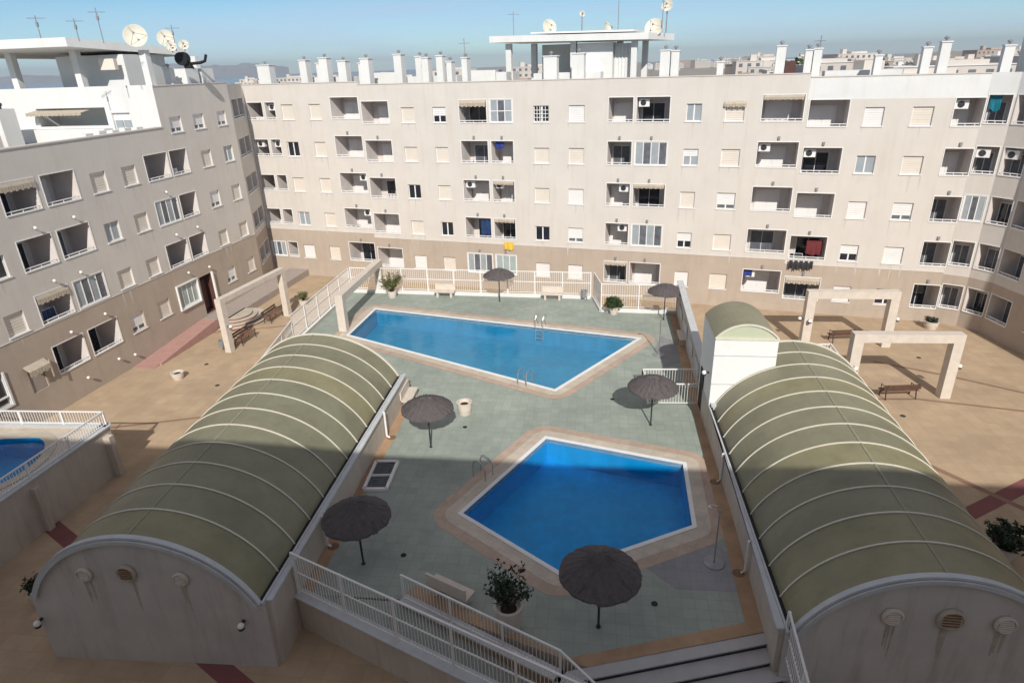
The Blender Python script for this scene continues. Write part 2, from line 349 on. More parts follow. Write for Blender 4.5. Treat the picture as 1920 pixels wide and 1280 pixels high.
def balcony(B, W, u0, u1, z0, z1, t, floor, im='recess', dep=1.7):
    """recessed balcony. t: string of features"""
    m = MB(); recess(m, W, u0, u1, z0, z1, dep, 0, zf=floor)
    wbox(m, W, u0-.03, u1+.03, z0-.05, z0+.012, -.04, .17, 1)
    wbox(m, W, u0-.05, u0-.003, z0, z1+.05, -.02, -.002, 1); wbox(m, W, u1+.003, u1+.05, z0, z1+.05, -.02, -.002, 1); wbox(m, W, u0-.003, u1+.003, z1+.003, z1+.05, -.02, -.002, 1)
    o = m.build('balcony', [im, 'white'], B)
    g = MB(); g.bar(W.p(u0, z0+.14, .07), W.p(u1, z0+.14, .07), .045)
    for i in range(3): uu = u0+(u1-u0)*(i+.5)/3; g.bar(W.p(uu, z0+.015, .07), W.p(uu, z0+.12, .07), .03)
    g.build('handrail', 'wshutter', o)
    wd = u1-u0
    # back of the recess: patio door
    dw = min(1.5, wd*.72); du = u0+(wd-dw)*(.3 if 'L' not in t else .75)
    if 'x' not in t:
        g = MB(); wbox(g, W, du-.06, du+dw+.06, floor, floor+2.2, dep-.05, dep-.002, 0)
        dk = 'D' in t
        for s in (0, 1):
            a = du+.02+s*(dw/2+.0); wbox(g, W, a, a+dw/2-.05, floor+.06, floor+2.12, dep-.075, dep-.052, 1)
        g.build('patio_door', ['white', 'dglass' if dk else ('curtain' if 'C' in t else 'wshutter')], o)
    if 'A' in t:
        g = MB(); awning(g, W, u0+.04, u1-.04, z1-.03, .05, .24); g.build('awning', 'awn', o)
    if 'B' in t:
        g = MB(); awning(g, W, u0+.03, u1-.03, z1-.03, .08, .4); g.build('awning', 'awn', o)
    if 'G' in t or 'H' in t or 'K' in t:       # glazed in
        n = 4 if wd > 2 else 3; g = MB()
        for i in range(n+1): uu = u0+.03+(wd-.06)*i/n; wbox(g, W, uu-.03, uu+.03, z0+.02, z1, .02, .07)
        for zz in (z0+.05, z1-.03)+((z0+(z1-z0)*.5, ) if 'H' in t else ()): wbox(g, W, u0, u1, zz-.03, zz+.03, .015, .075)
        f = g.build('glazing_frame', 'white', o)
        g = MB()
        for i in range(n):
            uu = u0+.06+(wd-.06)*i/n
            g.face([W.p(uu, z0+.07, .045), W.p(uu+(wd-.06)/n-.06, z0+.07, .045), W.p(uu+(wd-.06)/n-.06, z1-.06, .045), W.p(uu, z1-.06, .045)], i % 2)
        g.build('pane', ['gglass' if 'K' in t else 'lglass', 'curtain' if 'K' not in t else 'gglass'], f)
    return o
HAZE = 1
# ================================================================ ground
g = MB(); g.face([(-5400, -280, -.06), (5400, -280, -.06), (5400, 5980, -.06), (-5400, 5980, -.06)]); struct(g, 'ground', 'ground')
g = MB(); g.face([(-5400, 500, -.03), (-140, 500, -.03), (-200, 5980, -.03), (-5400, 5980, -.03)])
g.face([(150, 420, -.03), (300, 700, -.03), (4000, 5980, -.03), (1500, 5980, -.03)]); struct(g, 'sea', 'sea')
g = MB(); g.face([(-36, -6, 0), (36, -6, 0), (36, 44, 0), (-22, 60, 0), (-36, 60, 0)]); struct(g, 'plaza_paving', 'plaza')
def strip(g, pts, wd, z=.004):
    for p, q in zip(pts[:-1], pts[1:]):
        p = Vector((*p, 0)); q = Vector((*q, 0)); d = (q-p).normalized(); s = Vector((-d.y, d.x, 0))*wd/2
        g.face([p-s+Vector((0, 0, z)), q-s+Vector((0, 0, z)), q+s+Vector((0, 0, z)), p+s+Vector((0, 0, z))])
g = MB(); strip(g, [(-24, 24.9), (-8.0, 13.2), (-2, 8.9)], .62); strip(g, [(14.5, 18.55), (29.4, 25.7)], .62); struct(g, 'wine_paving_band', 'band')
g = MB(); strip(g, [(15.4, 27.4), (20.6, 18.7), (23, 14.7)], .28, .008); strip(g, [(21.0, 33.6), (24.04, 31.45), (29, 27.2)], .2, .008)
strip(g, [(18.4, 29.2), (20.83, 29.03), (28.8, 26.2)], .16, .008); strip(g, [(-22, 28.6), (-17.0, 29.5), (-15, 29.9)], .16, .008)
strip(g, [(-22.6, 41.2), (-17, 42.2), (-13.5, 43.1)], .14, .008); struct(g, 'brown_paving_joints', 'grout')

# ================================================================ back apartment building
S = 2.85
back = thing('apartment_building', 'long cream apartment block with brown ground storey closing the far side of the courtyard', 'building', (BACK.p(-12, 0).x, BACK.p(-12, 0).y, 0))
wcols = {  # u0, u1, floor step, types from ground storey up
 'W1': (-34.5, -33.4, .33, 'wlsds'), 'W2': (-31.9, -30.88, .33, 'sssss'), 'W3': (-23.88, -22.8, 0, 'wsdss'), 'W4': (-21.28, -20.25, 0, 'sdssp'),
 'W5': (-13.5, -12.38, 0, 'wdssg'), 'W6': (-10.95, -9.83, 0, 'wrwsw'), 'W7': (-3.02, -2.05, 0, 'wpsql'), 'W8': (-.57, .6, 0, 'ssrsa'),
 'W9': (7.55, 8.62, -.33, 'wpwlw'), 'W10': (10.12, 11.24, -.33, 'dwrss')}
lcols = {
 'LA': (-29.92, -27.5, .33, ['D', 'c', 'c', '', '']), 'LB': (-27.22, -24.95, .0, ['', '', 'DL', 'L', 'L']),
 'LC': (-19.15, -17.05, 0, ['G', 'DL', 'c', 'CL', 'BD']), 'LD': (-16.77, -15.08, 0, ['K', 'AD', 'Ac', 'L', 'H']),
 'LE': (-8.17, -6.52, 0, ['AC', 'c', 'c', 'C', '']), 'LF': (-6.27, -4.1, 0, ['', 'G', 'AD', 'GD', 'cD']),
 'LG': (1.65, 4.09, 0, ['c', 'C', '', 'c', 'A']), 'LH': (4.42, 6.65, -.33, ['BC', 'DL', '', 'Dc', '']),
 'LI': (12.27, 13.75, -.33, ['D', 'C', 'C', '', 'c'])}
holes = []; ops = []
for n, (u0, u1, dz, ts) in wcols.items():
    for k, t in enumerate(ts):
        z0, z1 = 1.29+dz+S*k, 2.38+dz+S*k
        if n in ('W1', 'W2'): z0 += -.05
        holes.append((u0, u1, z0, z1)); ops.append(('w', u0, u1, z0, z1, t, k, n))
for n, (u0, u1, dz, ts) in lcols.items():
    for k, t in enumerate(ts):
        z0, z1 = 1.27+dz+S*k, 2.83+dz+S*k
        if n == 'LB': z0 -= .02
        holes.append((u0, u1, z0, z1)); ops.append(('b', u0, u1, z0, z1, t, k, n))
for k in range(5):      # corner balcony, two openings
    dz = .33
    for u0, u1 in ((-37.75, -36.3), (-36.02, -35.1)):
        z0, z1 = 1.27+dz+S*k, 2.55+dz+S*k
        holes.append((u0, u1, z0, z1)); ops.append(('b', u0, u1, z0, z1, ['G', '', 'D', 'c', 'D'][k] if u0 < -37 else ['', 'x', 'x', 'xc', 'xc'][k], k, 'CR'))
m = MB(); USE = [(-37.95, -27.4, 4.02, 15.62), (-27.4, 4.25, 3.70, 15.42), (4.25, 13.75, 3.42, 15.2)]
for i, (a, b, zb, zt) in enumerate(USE):
    bands = [(-.05, zb, 1), (zb, zt, 0)] if i < 2 else [(-.05, zb, 1), (zb, 13.92, 0), (13.92, zt, 2)]
    wallface(m, BACK, a, b, bands, [h for h in holes if h[0] >= a-.2 and h[1] <= b+.2])
    wbox(m, BACK, a+.002, b-.002, zt-.9, zt-.0, .012, .28, 0 if i < 2 else 2)     # parapet
    m.face([BACK.p(a, zt-.8, .28), BACK.p(b, zt-.8, .28), BACK.p(b, zt-.8, 13), BACK.p(a, zt-.8, 13)], 3)
    wbox(m, BACK, a+.002, b-.002, 0, zt-.25, 12.9, 13.1, 0)
m.face([BACK.p(4.25, 13.5, .001), BACK.p(4.25, 15.2, .001), BACK.p(4.25, 15.2, .3), BACK.p(4.25, 13.5, .3)], 2)
m.face([BACK.p(-37.95, 0, 0), BACK.p(-37.95, 15.6, 0), BACK.p(-37.95, 15.6, 13), BACK.p(-37.95, 0, 13)], 0)
m.build('wall', ['cream', 'tan', 'whitewall', 'roof'], back)
# projecting plaster line between the storeys
m = MB()
for a, b, zb, zt in USE: wbox(m, BACK, a+.01, b-.01, zb-.03, zb+.03, -.025, .0); wbox(m, BACK, a+.01, b-.01, zt, zt+.05, -.04, .3)
m.build('cornice', 'cream', back)
m = MB(); wbox(m, BACK, 1.2, 13.7, -.02, .55, -.06, -.003); wbox(m, BACK, -37.9, -2, -.02, .7, -.06, -.003); m.build('plinth', 'tan', back)
for kind, u0, u1, z0, z1, t, k, n in ops:
    if kind == 'w': window(back, BACK, u0, u1, z0, z1, t, 'cream' if k else 'tan')
    else:
        fl = z0-1.05
        balcony(back, BACK, u0, u1, z0, z1, t, fl, 'recess' if k else 'recess')
        if 'c' in t: acunit(back, BACK, u0+.08 if n not in ('LE', 'LA') else u1-.8, z1-.62, .35)
# small wall lamps under each row of balconies
for n, (u0, u1, dz, ts) in lcols.items():
    for k in range(1, 5):
        u = (u0+u1)/2; z = .25+dz+S*k
        g = MB(); wbox(g, BACK, u-.07, u+.07, z-.1, z+.1, -.1, -.001); g.build('wall_lamp', 'metalgrey', back)
# ---- the white band and roof things of the back building
def chimney(B, W, u, v, wd, dp, z0, z1, cowl=1, m_='whitewall'):
    m = MB(); wbox(m, W, u-wd/2, u+wd/2, z0, z1, v, v+dp); wbox(m, W, u-wd/2-.05, u+wd/2+.05, z1+.002, z1+.07, v-.05, v+dp+.05)
    o = m.build('chimney', m_, B)
    if cowl:
        g = MB(); c = W.p(u, z1+.07, v+dp/2); n = 1 if wd < .7 else cowl
        for i in range(n):
            x = c+W.d*((i-(n-1)/2)*.5); g.lathe([(.06, x.z), (.06, x.z+.1), (.13, x.z+.12), (.14, x.z+.2), (.04, x.z+.27), (.001, x.z+.28)], 10, (x.x, x.y))
        g.build('cowl', 'metalgrey', o)
chs = [(-36.05, 1.15, 17.0), (-32.6, .62, 17.25), (-31.2, .8, 17.0), (-30.5, .7, 17.35), (-29.1, .7, 17.1), (-27.6, .5, 16.9), (-26.9, .7, 17.2), (-24.3, .62, 17.4), (-22.75, .5, 17.2), (-21.9, .5, 17.1), (-20.9, .5, 17.2), (-20.3, .4, 16.8), (-18.8, .42, 17.0)]
for i, (u, wd, z) in enumerate(chs): chimney(back, BACK, u, .6+(i % 3)*.35, wd, .7, 14.6, z, 1)
chs = [(-12.4, .95, 16.9), (-10.45, .85, 17.0), (-4.65, .62, 17.0), (-4.0, .5, 16.95), (-1.15, .4, 16.2), (2.4, .55, 17.0), (4.0, .42, 16.72), (4.5, .46, 16.78), (7.9, .4, 16.3), (10.4, .46, 16.65), (11.3, .5, 16.9)]
for i, (u, wd, z) in enumerate(chs): chimney(back, BACK, u, .5, wd, .6, 14.3, z, 1)
m = MB(); wbox(m, BACK, 2.75, 3.35, 14.5, 16.15, .9, 1.3); m.build('roof_cabinet', 'brown', back)
# low roof parapets and boxes behind
for a, b, z, v in ((-33.4, -29.2, 16.0, 2.2), (-29, -25.6, 16.2, 3.2), (-25.0, -20.2, 15.85, 2.4), (-19.6, -17.3, 16.15, 3), (-16.9, -15.6, 16.0, 2), (-13.8, -9.0, 15.85, 1.2), (3.2, 4.1, 15.9, 1.6), (5.2, 9.6, 15.5, 1.9)):
    m = MB(); wbox(m, BACK, a, b, 14.6, z, v, v+1.6); m.build('roof_room', 'whitewall', back)
# rooftop stair room under a flat canopy on columns
m = MB(); P = BACK.p; D0 = 2.0
bl = [P(-17.1, 17.95, D0-.6), P(-5.9, 17.75, D0-.6), P(-4.6, 17.72, D0+3.6), P(-16.4, 17.95, D0+5)]
m.box8(bl, [q+Vector((0, 0, .42)) for q in bl]); m.box8([P(-14.2, 18.42, D0), P(-7, 18.28, D0), P(-6.6, 18.28, D0+3), P(-13.5, 18.42, D0+3)], [P(-14.2, 18.52, D0), P(-7, 18.4, D0), P(-6.6, 18.4, D0+3), P(-13.5, 18.52, D0+3)])
cn = m.build('roof_canopy', 'whitewall', back)
for u, v in ((-15.9, D0), (-14.7, D0+2.4), (-6.9, D0), (-6.5, D0+2.6), (-11.2, D0+.3), (-8.2, D0+2)):
    g = MB(); wbox(g, BACK, u-.2, u+.2, 14.55, 17.85, v, v+.4); g.build('column', 'whitewall', back)
m = MB(); wbox(m, BACK, -10.9, -8.4, 14.55, 17.7, D0+.3, D0+3.2, 0); m.build('roof_room', 'whitewall', back)
m = MB(); wbox(m, BACK, -14.2, -11.4, 14.55, 17.75, D0+3.0, D0+3.3, 0); m.build('roof_wall', 'whitewall', back)
m = MB(); wbox(m, BACK, -8.38, -6.9, 14.55, 17.6, D0+.8, D0+1, 0)
for i in range(6): wbox(m, BACK, -8.3+i*.24, -8.2+i*.24, 14.6, 17.6, D0+.74, D0+.81, 0)
m.build('ribbed_screen', 'whitewall', back)
g = MB(); wbox(g, BACK, -10.35, -9.35, 14.9, 16.9, D0+.26, D0+.295); g.build('roof_door', 'wshutter', back)

# ================================================================ left apartment building
left = thing('apartment_building', 'grey shaded apartment block on the left with an open white roof terrace on top', 'building', (LEFT.p(35, 0).x, LEFT.p(35, 0).y, 0))
lw_ = {'Wa': (23.95, 25.05, [(1, 's'), (2, 'd')]), 'Wc': (31.45, 32.58, [(0, 'r'), (1, 's'), (2, 'l'), (3, 's')]), 'Wd': (33.85, 34.98, [(0, 's'), (1, 's'), (2, 's'), (3, 's')]),
       'Wg': (41.4, 42.5, [(0, 'r'), (1, 's'), (2, 'r'), (3, 's')]), 'Wh': (44.05, 45.15, [(0, 's'), (1, 's'), (2, 's'), (3, 'l')]),
       'Wt': (38.95, 40.1, [(4, 'r')]), 'Wu': (41.35, 42.5, [(4, 'r')]), 'Wv': (44.05, 45.1, [(4, 'r')])}
ll_ = {'La': (25.9, 27.92, ['D', 'B', 'D', 'BD']), 'Lb': (28.32, 30.45, ['DL', 'G', 'C', '']), 'Le': (35.85, 37.95, ['K', 'C', 'G', 'C']), 'Lf': (38.2, 39.9, [None, 'C', 'D', 'C'])}
holes = []; ops = []
for n, (u0, u1, ts) in lw_.items():
    for k, t in ts:
        z0, z1 = (1.95+S*k, 3.05+S*k) if k < 4 else (1.66+S*k, 2.62+S*k)
        holes.append((u0, u1, z0, z1)); ops.append(('w', u0, u1, z0, z1, t, k))
for n, (u0, u1, ts) in ll_.items():
    for k, t in enumerate(ts):
        if t is None: continue
        z0, z1 = 1.88+S*k, 3.42+S*k
        holes.append((u0, u1, z0, z1)); ops.append(('b', u0, u1, z0, z1, t, k))
holes += [(38.3, 39.6, .62, 3.35), (21.0, 22.9, 1.7, 3.35), (24.15, 25.05, 1.6, 3.0)]
m = MB()
wallface(m, LEFT, 8, 38.1, [(-.05, 4.62, 1), (4.62, 13.45, 0)], [h for h in holes if h[1] <= 38.1])
wallface(m, LEFT, 38.1, 45.95, [(-.05, 4.62, 1), (4.62, 15.9, 0)], [h for h in holes if h[0] >= 38.1])
wbox(m, LEFT, 8, 38.08, 12.7, 13.44, .012, .25, 0); wbox(m, LEFT, 38.3, 45.93, 15.1, 15.89, .012, .25, 0)
m.face([LEFT.p(8, 12.6, .25), LEFT.p(38.1, 12.6, .25), LEFT.p(38.1, 12.6, 15), LEFT.p(8, 12.6, 15)], 3)
m.face([LEFT.p(38.3, 15.0, .25), LEFT.p(45.95, 15.0, .25), LEFT.p(50, 15.0, 15), LEFT.p(38.3, 15.0, 15)], 3)
m.face([LEFT.p(8, 0, 0), LEFT.p(8, 13.4, 0), LEFT.p(8, 13.4, 15), LEFT.p(8, 0, 15)], 0)
# short return wall to the far corner
E1 = lwp(45.95); B0 = bwp(-37.95)
RET = Wall(E1, math.atan2(B0[1]-E1[1], B0[0]-E1[0]))
rh = [(.45, 2.2, 1.93+S*k, 3.3+S*k) for k in range(5)]+[(2.45, 4.2, 1.93+S*k, 3.3+S*k) for k in range(5)]
wallface(m, RET, 0, 4.62, [(-.05, 4.3, 1), (4.3, 15.75, 0)], rh)
m.build('wall', ['cream', 'tan', 'whitewall', 'roof'], left)
m = MB(); wbox(m, LEFT, 8.01, 38.09, 13.45, 13.52, -.05, .3); wbox(m, LEFT, 38.12, 45.94, 15.9, 15.96, -.03, .28); wbox(m, LEFT, 8.01, 45.94, 4.59, 4.65, -.025, 0)
m.build('cornice', 'cream', left)
for kind, u0, u1, z0, z1, t, k in ops:
    if kind == 'w': window(left, LEFT, u0, u1, z0, z1, t, 'cream' if k else 'tan')
    else: balcony(left, LEFT, u0, u1, z0, z1, t, z0-1.05, 'recess', dep=1.6)
for i, (u0, u1, z0, z1) in enumerate(rh): balcony(left, RET, u0, u1, z0, z1, ['C', 'D', '', 'C', 'D'][i % 5], z0-1.05, 'recess', dep=1.2)
# projecting glazed bay beside the entrance, fringe awning over the low window, entrance door
m = MB(); wbox(m, LEFT, 35.8, 35.88, 1.75, 3.5, -.12, -.004); wbox(m, LEFT, 37.92, 38.0, 1.75, 3.5, -.12, -.004); wbox(m, LEFT, 35.88, 37.92, 3.42, 3.5, -.12, -.004); wbox(m, LEFT, 35.88, 37.92, 1.75, 1.84, -.12, -.004)
m.build('bay_frame', 'white', left)
m = MB(); recess(m, LEFT, 38.3, 39.6, .62, 3.35, .7); o = m.build('entrance', 'brown', left)
m = MB(); wbox(m, LEFT, 38.4, 38.95, .7, 2.9, .55, .62); wbox(m, LEFT, 38.98, 39.5, .7, 2.9, .55, .62); m.build('door', 'brown', o)
m = MB(); wbox(m, LEFT, 39.62, 39.72, .62, 3.4, -.15, -.003); m.build('door_jamb', 'white', left)
m = MB(); recess(m, LEFT, 21.0, 22.9, 1.7, 3.35, .18); o = m.build('window', 'white', left)
m = MB(); wbox(m, LEFT, 21.1, 21.95, 1.8, 3.25, .1, .14); wbox(m, LEFT, 22.02, 22.82, 1.8, 3.25, .1, .14); m.build('pane', 'dglass', o)
m = MB(); wbox(m, LEFT, 20.9, 23.0, 1.6, 1.7, -.06, .05); wbox(m, LEFT, 22.9, 23.0, 1.7, 3.4, -.06, .05); wbox(m, LEFT, 21.0, 22.9, 2.1, 2.18, .02, .09); m.build('window_frame', 'white', o)
m = MB(); recess(m, LEFT, 24.15, 25.05, 1.6, 3.0, .12); o = m.build('window', 'tan', left)
m = MB(); wbox(m, LEFT, 24.17, 25.03, 1.62, 2.98, .06, .1); m.build('shutter', 'lilac', o)
m = MB(); awning(m, LEFT, 24.0, 25.25, 3.12, .35, .5); wbox(m, LEFT, 25.2, 25.26, 2.1, 3.1, -.35, -.31); m.build('awning', 'awn', o)
for i, (u, z) in enumerate([(27.26, 1.01), (29.63, 1.08), (30.87, .8), (29.61, 3.96), (27.13, 3.84), (27.11, 6.77), (28.85, 6.7), (27.01, 9.61), (29.47, 9.62), (37.17, 4.09), (39.39, 3.84), (36.9, 6.8), (36.9, 9.6), (39.1, 6.8)]):
    g = MB(); g.ball(LEFT.p(u, z, -.2), .085, 8, 0); g.bar(LEFT.p(u, z, -.1), LEFT.p(u, z, .0), .04, k=1); g.build('wall_lamp', ['lamp', 'metalgrey'], left)
# ---- roof: end wall of the taller part, seen bright white, with a recessed terrace
END = Wall(lwp(38.1), math.pi-YL, flip=1); END.n = Vector((-LEFT.d.x, -LEFT.d.y, 0))
eh = [(3.85, 9.1, 13.62, 14.75), (2.1, 3.45, 12.7, 14.4)]
m = MB(); wallface(m, END, 0, 16, [(12.6, 16.0, 0)], eh); m.face([END.p(0, 15.99, 0), END.p(16, 15.99, 0), END.p(16, 15.99, .25), END.p(0, 15.99, .25)], 0)
m.face([END.p(0, 15.1, .25), END.p(16, 15.1, .25), END.p(16, 16, .25), END.p(0, 16, .25)], 0)
recess(m, END, 3.85, 9.1, 13.62, 14.75, 1.6, 0, zf=12.65)
wbox(m, END, 3.6, 16, 12.62, 13.5, -.75, -.003, 0)
m.build('roof_end_wall', 'whitewall', left)
m = MB(); recess(m, END, 2.1, 3.45, 12.7, 14.4, .16); o = m.build('window', 'white', left)
m = MB(); wbox(m, END, 2.2, 2.72, 13.0, 13.95, .08, .12); wbox(m, END, 2.82, 3.35, 13.0, 13.95, .08, .12); m.build('pane', 'lglass', o)
m = MB(); awning(m, END, 5.0, 9.2, 14.6, .8, .25); m.build('awning', 'awn', left)
m = MB(); P = END.p
for v0, v1, u_, z0, z1, wd in ((9.4, 8.3, -2.6, 12.65, 15.35, .7),): wbox(m, END, 8.6, 9.5, 12.65, 14.9, -3.2, -2.0)
m.build('chimney', 'whitewall', left)
g = MB(); q = END.p(9.05, 0, -2.6); g.lathe([(.13, 14.9), (.13, 15.05), (.2, 15.1), (.2, 15.25), (.01, 15.3)], 10, (q.x, q.y)); g.build('cowl', 'dark', left.children[-1])
m = MB(); wbox(m, END, 7.6, 14, 12.62, 13.5, -9.5, -4.4); m.build('roof_room', 'cream', left)
for i in range(5):
    m = MB(); u = 36.5-i*1.0
    wbox(m, LEFT, u, u+.55, 12.62, 13.62+.06*(i % 2), .5, .9); m.build('roof_box', 'wshutter', left)
# canopy on columns
m = MB(); zt = 18.35
b4 = [Vector((-26.0, 42.6, 18.28)), Vector((-22.4, 50.6, 17.75)), Vector((-34, 60, 17.9)), Vector((-44, 45.5, 18.3))]
m.box8(b4, [b4[0]+Vector((0, 0, .5)), b4[1]+Vector((0, 0, .42)), b4[2]+Vector((0, 0, .4)), b4[3]+Vector((0, 0, .5))]); m.build('roof_canopy', 'whitewall', left)
for v, dep in ((.2, .0), (5.2, 0), (10.1, 0), (1.2, 6.2), (3.0, 3.4)):
    g = MB(); zz = 18.27 if dep == 0 else 17.7
    if v == .2: zz = 18.0
    wbox(g, END, v-.02, v+.42, 15.0, zz, dep+.27, dep+.7); g.build('column', 'whitewall', left)
m = MB(); wbox(m, END, 2.9, 8.0, 15.0, 17.85, 1.6, 5.5); m.build('roof_room', 'whitewall', left)
m = MB(); wbox(m, END, 3.0, 4.1, 16.95, 17.6, .8, 1.1); m.build('meter_box', 'shutter', left)
# ventilation stack with black ducts
for u, v in ((39.6, 0), (41.0, 0)): pass
vs = thing('ventilation_stack', 'pair of pale vent shafts carrying black curved duct pipes on the left roof', 'vent', (LEFT.p(43.2, 0, 1.2).x, LEFT.p(43.2, 0, 1.2).y, 15.0))
for u in (42.3, 44.0):
    m = MB(); wbox(m, LEFT, u, u+1.35, 15.0, 16.9, .5, 1.5); m.build('shaft', 'whitewall', vs)
m = MB(); c = LEFT.p(43.0, 17.55, 1.0); m.tube([c+Vector((0, .25, 0)), c+Vector((0, -.35, -.03))], .42, 16); m.tube([c+Vector((.1, .1, -.2)), c+Vector((.3, .2, -.75))], .28, 12); m.tube([c+Vector((.2, .3, -.35)), c+Vector((1.0, .3, -.3)), c+Vector((1.35, .3, -.2)), c+Vector((1.5, .3, .2))], .1, 8); m.build('duct', 'black', vs)
chimney(left, LEFT, 41.2, .7, .45, .5, 15.0, 16.9, 1); chimney(left, LEFT, 45.3, .9, .8, .6, 15, 16.6, 0)

# ================================================================ right apartment building
right = thing('apartment_building', 'cream apartment block on the right with faceted corner balconies, mostly in shade', 'building', (31, 30, 0))
pts = [BACK.p(13.75, 0), Vector((28.95, 38.45, 0)), Vector((29.62, 37.2, 0)), Vector((29.72, 35.35, 0)), Vector((30.6, 26, 0)), Vector((31.2, 4, 0))]
m = MB(); RW = []; dzr = -.2
for i in range(5):
    a, b = pts[i], pts[i+1]; W = Wall((a.x, a.y), math.atan2(b.y-a.y, b.x-a.x)); L_ = (b-a).length; RW.append((W, L_))
    hs = []
    if i < 3: hs = [(.13, L_-.13, 1.3+dzr+S*k, 2.85+dzr+S*k) for k in range(5)]
    if i == 3: hs = [(1.1, 2.3, 1.3+S*k, 2.5+S*k) for k in range(5)]+[(4.2, 5.4, 1.3+S*k, 2.5+S*k) for k in range(5)]
    wallface(m, W, 0, L_, [(-.05, 3.3, 1), (3.3, 13.92, 0), (13.92, 15.25, 2)], hs)
    if i < 3:
        for k, (u0, u1, z0, z1) in enumerate(hs): balcony(right, W, u0, u1, z0, z1, [['C', 'D', 'C'], ['C', 'C', 'C'], ['G', 'D', 'C'], ['C', 'C', 'C'], ['C', 'C', 'C']][k][i], z0-1.05, 'recess', dep=1.1)
    elif hs:
        for (u0, u1, z0, z1) in hs: window(right, W, u0, u1, z0, z1, 's', 'cream')
for i in range(5):
    a, b = pts[i], pts[i+1]; m.box8([a+Vector((.01, 0, 14.4)), b+Vector((.01, 0, 14.4)), b+Vector((.28, 0, 14.4)), a+Vector((.28, 0, 14.4))], [a+Vector((.01, 0, 15.24)), b+Vector((.01, 0, 15.24)), b+Vector((.28, 0, 15.24)), a+Vector((.28, 0, 15.24))], 2)
m.face([(q.x, q.y, 14.4) for q in pts]+[(44, 4, 14.4), (44, 46, 14.4)], 3)
m.face([(31.2, 4, 0), (44, 4, 0), (44, 4, 15), (31.2, 4, 15)], 0)
m.build('wall', ['cream', 'tan', 'whitewall', 'roof'], right)
for W, L_ in RW[:2]: acunit(right, W, .15, 2.2+dzr+S*3, .2)
for q_, z_ in (([(30.2, 38.6), (31.4, 38.2), (31.4, 41), (30.4, 41)], 17.2), ([(32.2, 38.6), (34, 38), (34, 40), (32.2, 41)], 16.8)):
    m = MB(); m.prism(q_, 14.4, z_); m.build('roof_room', 'whitewall', right)
chimney(right, BACK, 14.5, .6, .5, .5, 14.4, 16.6, 1)

# ================================================================ the photographer's own building, behind the viewpoint
own = thing('apartment_building', 'cream apartment block that the courtyard is seen from, behind the viewpoint', 'building', (0, -6, 0))
m = MB(); m.prism([(-32, 3.2), (-32, -12), (32, -14), (32, -6.2)], 0, 14.6, 0); m.prism([(-32, 1.4), (-32, -12), (32, -14), (32, -7.4)], 14.602, 20.2, 0)
m.build('wall', 'cream', own)
m = MB()
for i in range(12):
    for k in range(5):
        x = -28+i*5; y = 3.2-(x+32)*9.4/64
        m.box((x, y+.01, 2+S*k), (1.2, .08, 1.2), math.atan2(-9.4, 64))
m.build('shutter_row', 'shutter', own)
# ================================================================ pool deck
DZ = 1.2
def offset(poly, d, rad=False, n=6):
    """outward offset of a convex counter-clockwise-or-clockwise polygon, rounded corners if rad"""
    area = sum(a[0]*b[1]-b[0]*a[1] for a, b in zip(poly, poly[1:]+poly[:1])); pl = poly if area > 0 else poly[::-1]
    out = []; N = len(pl)
    for i in range(N):
        p0, p1, p2 = Vector(pl[i-1]), Vector(pl[i]), Vector(pl[(i+1) % N])
        n1 = Vector(((p1-p0).y, -(p1-p0).x)).normalized(); n2 = Vector(((p2-p1).y, -(p2-p1).x)).normalized()
        if rad:
            a1 = math.atan2(n1.y, n1.x); a2 = math.atan2(n2.y, n2.x)
            while a2 < a1: a2 += 2*math.pi
            for k in range(n+1): a = a1+(a2-a1)*k/n; out.append((p1.x+d*math.cos(a), p1.y+d*math.sin(a)))
        else:
            b = (n1+n2).normalized(); out.append((p1.x+b.x*d/b.dot(n1), p1.y+b.y*d/b.dot(n1)))
    return out
def ccw(p): return p if sum(a[0]*b[1]-b[0]*a[1] for a, b in zip(p, p[1:]+p[:1])) > 0 else p[::-1]
def sheet(loops, z, name=None, mats=None, mb=None):
    """flat sheet with holes: first loop is the outline"""
    vs = []; es = []; 
    for lp in loops:
        i0 = len(vs); vs += [Vector(p) for p in lp]; es += [(i0+i, i0+(i+1) % len(lp)) for i in range(len(lp))]

    def inside(p, lp):
        c = False; n = len(lp)
        for i in range(n):
            a, b = lp[i], lp[(i+1) % n]
            if (a[1] > p[1]) != (b[1] > p[1]) and p[0] < (b[0]-a[0])*(p[1]-a[1])/(b[1]-a[1])+a[0]: c = not c
        return c
    r = MG.delaunay_2d_cdt(vs, es, [], 0, 1e-5); co_, fa = r[0], r[2]
    g = mb or MB()
    for f in fa:
        c = sum((co_[i] for i in f), Vector((0, 0)))/len(f)
        if inside(c, loops[0]) and not any(inside(c, l) for l in loops[1:]): g.face([(co_[i].x, co_[i].y, z) for i in f])
    if name: return struct(g, name, mats)
P1 = ccw([(-9.35, 41.9), (7.51, 35.28), (2.10, 29.13), (-10.21, 37.38)])
P2 = ccw([(1.40, 24.48), (6.85, 22.17), (6.21, 18.38), (1.29, 16.36), (-2.04, 19.48)])
LW = lambda y: -6.78+(y-17.89)*.127          # deck face of the left side wall
RW_ = lambda y: 7.12+(y-14.35)*.1475         # deck face of the right side wall
deck = [(LW(15.75), 15.75), (LW(29.2), 29.2), (-13.1, 30.0), (-13.25, 36.2), (-11.9, 46.0), (5.75, 42.75), (5.95, 40.25), (RW_(39.35), 39.35), (RW_(13.68), 13.68), (1.76, 12.68), (-3.6, 15.35)]
o1 = [offset(P1, 1.0, True), offset(P1, .62, True), offset(P1, .16)]
o2 = [offset(P2, 1.08, True), offset(P2, .66, True), offset(P2, .16)]
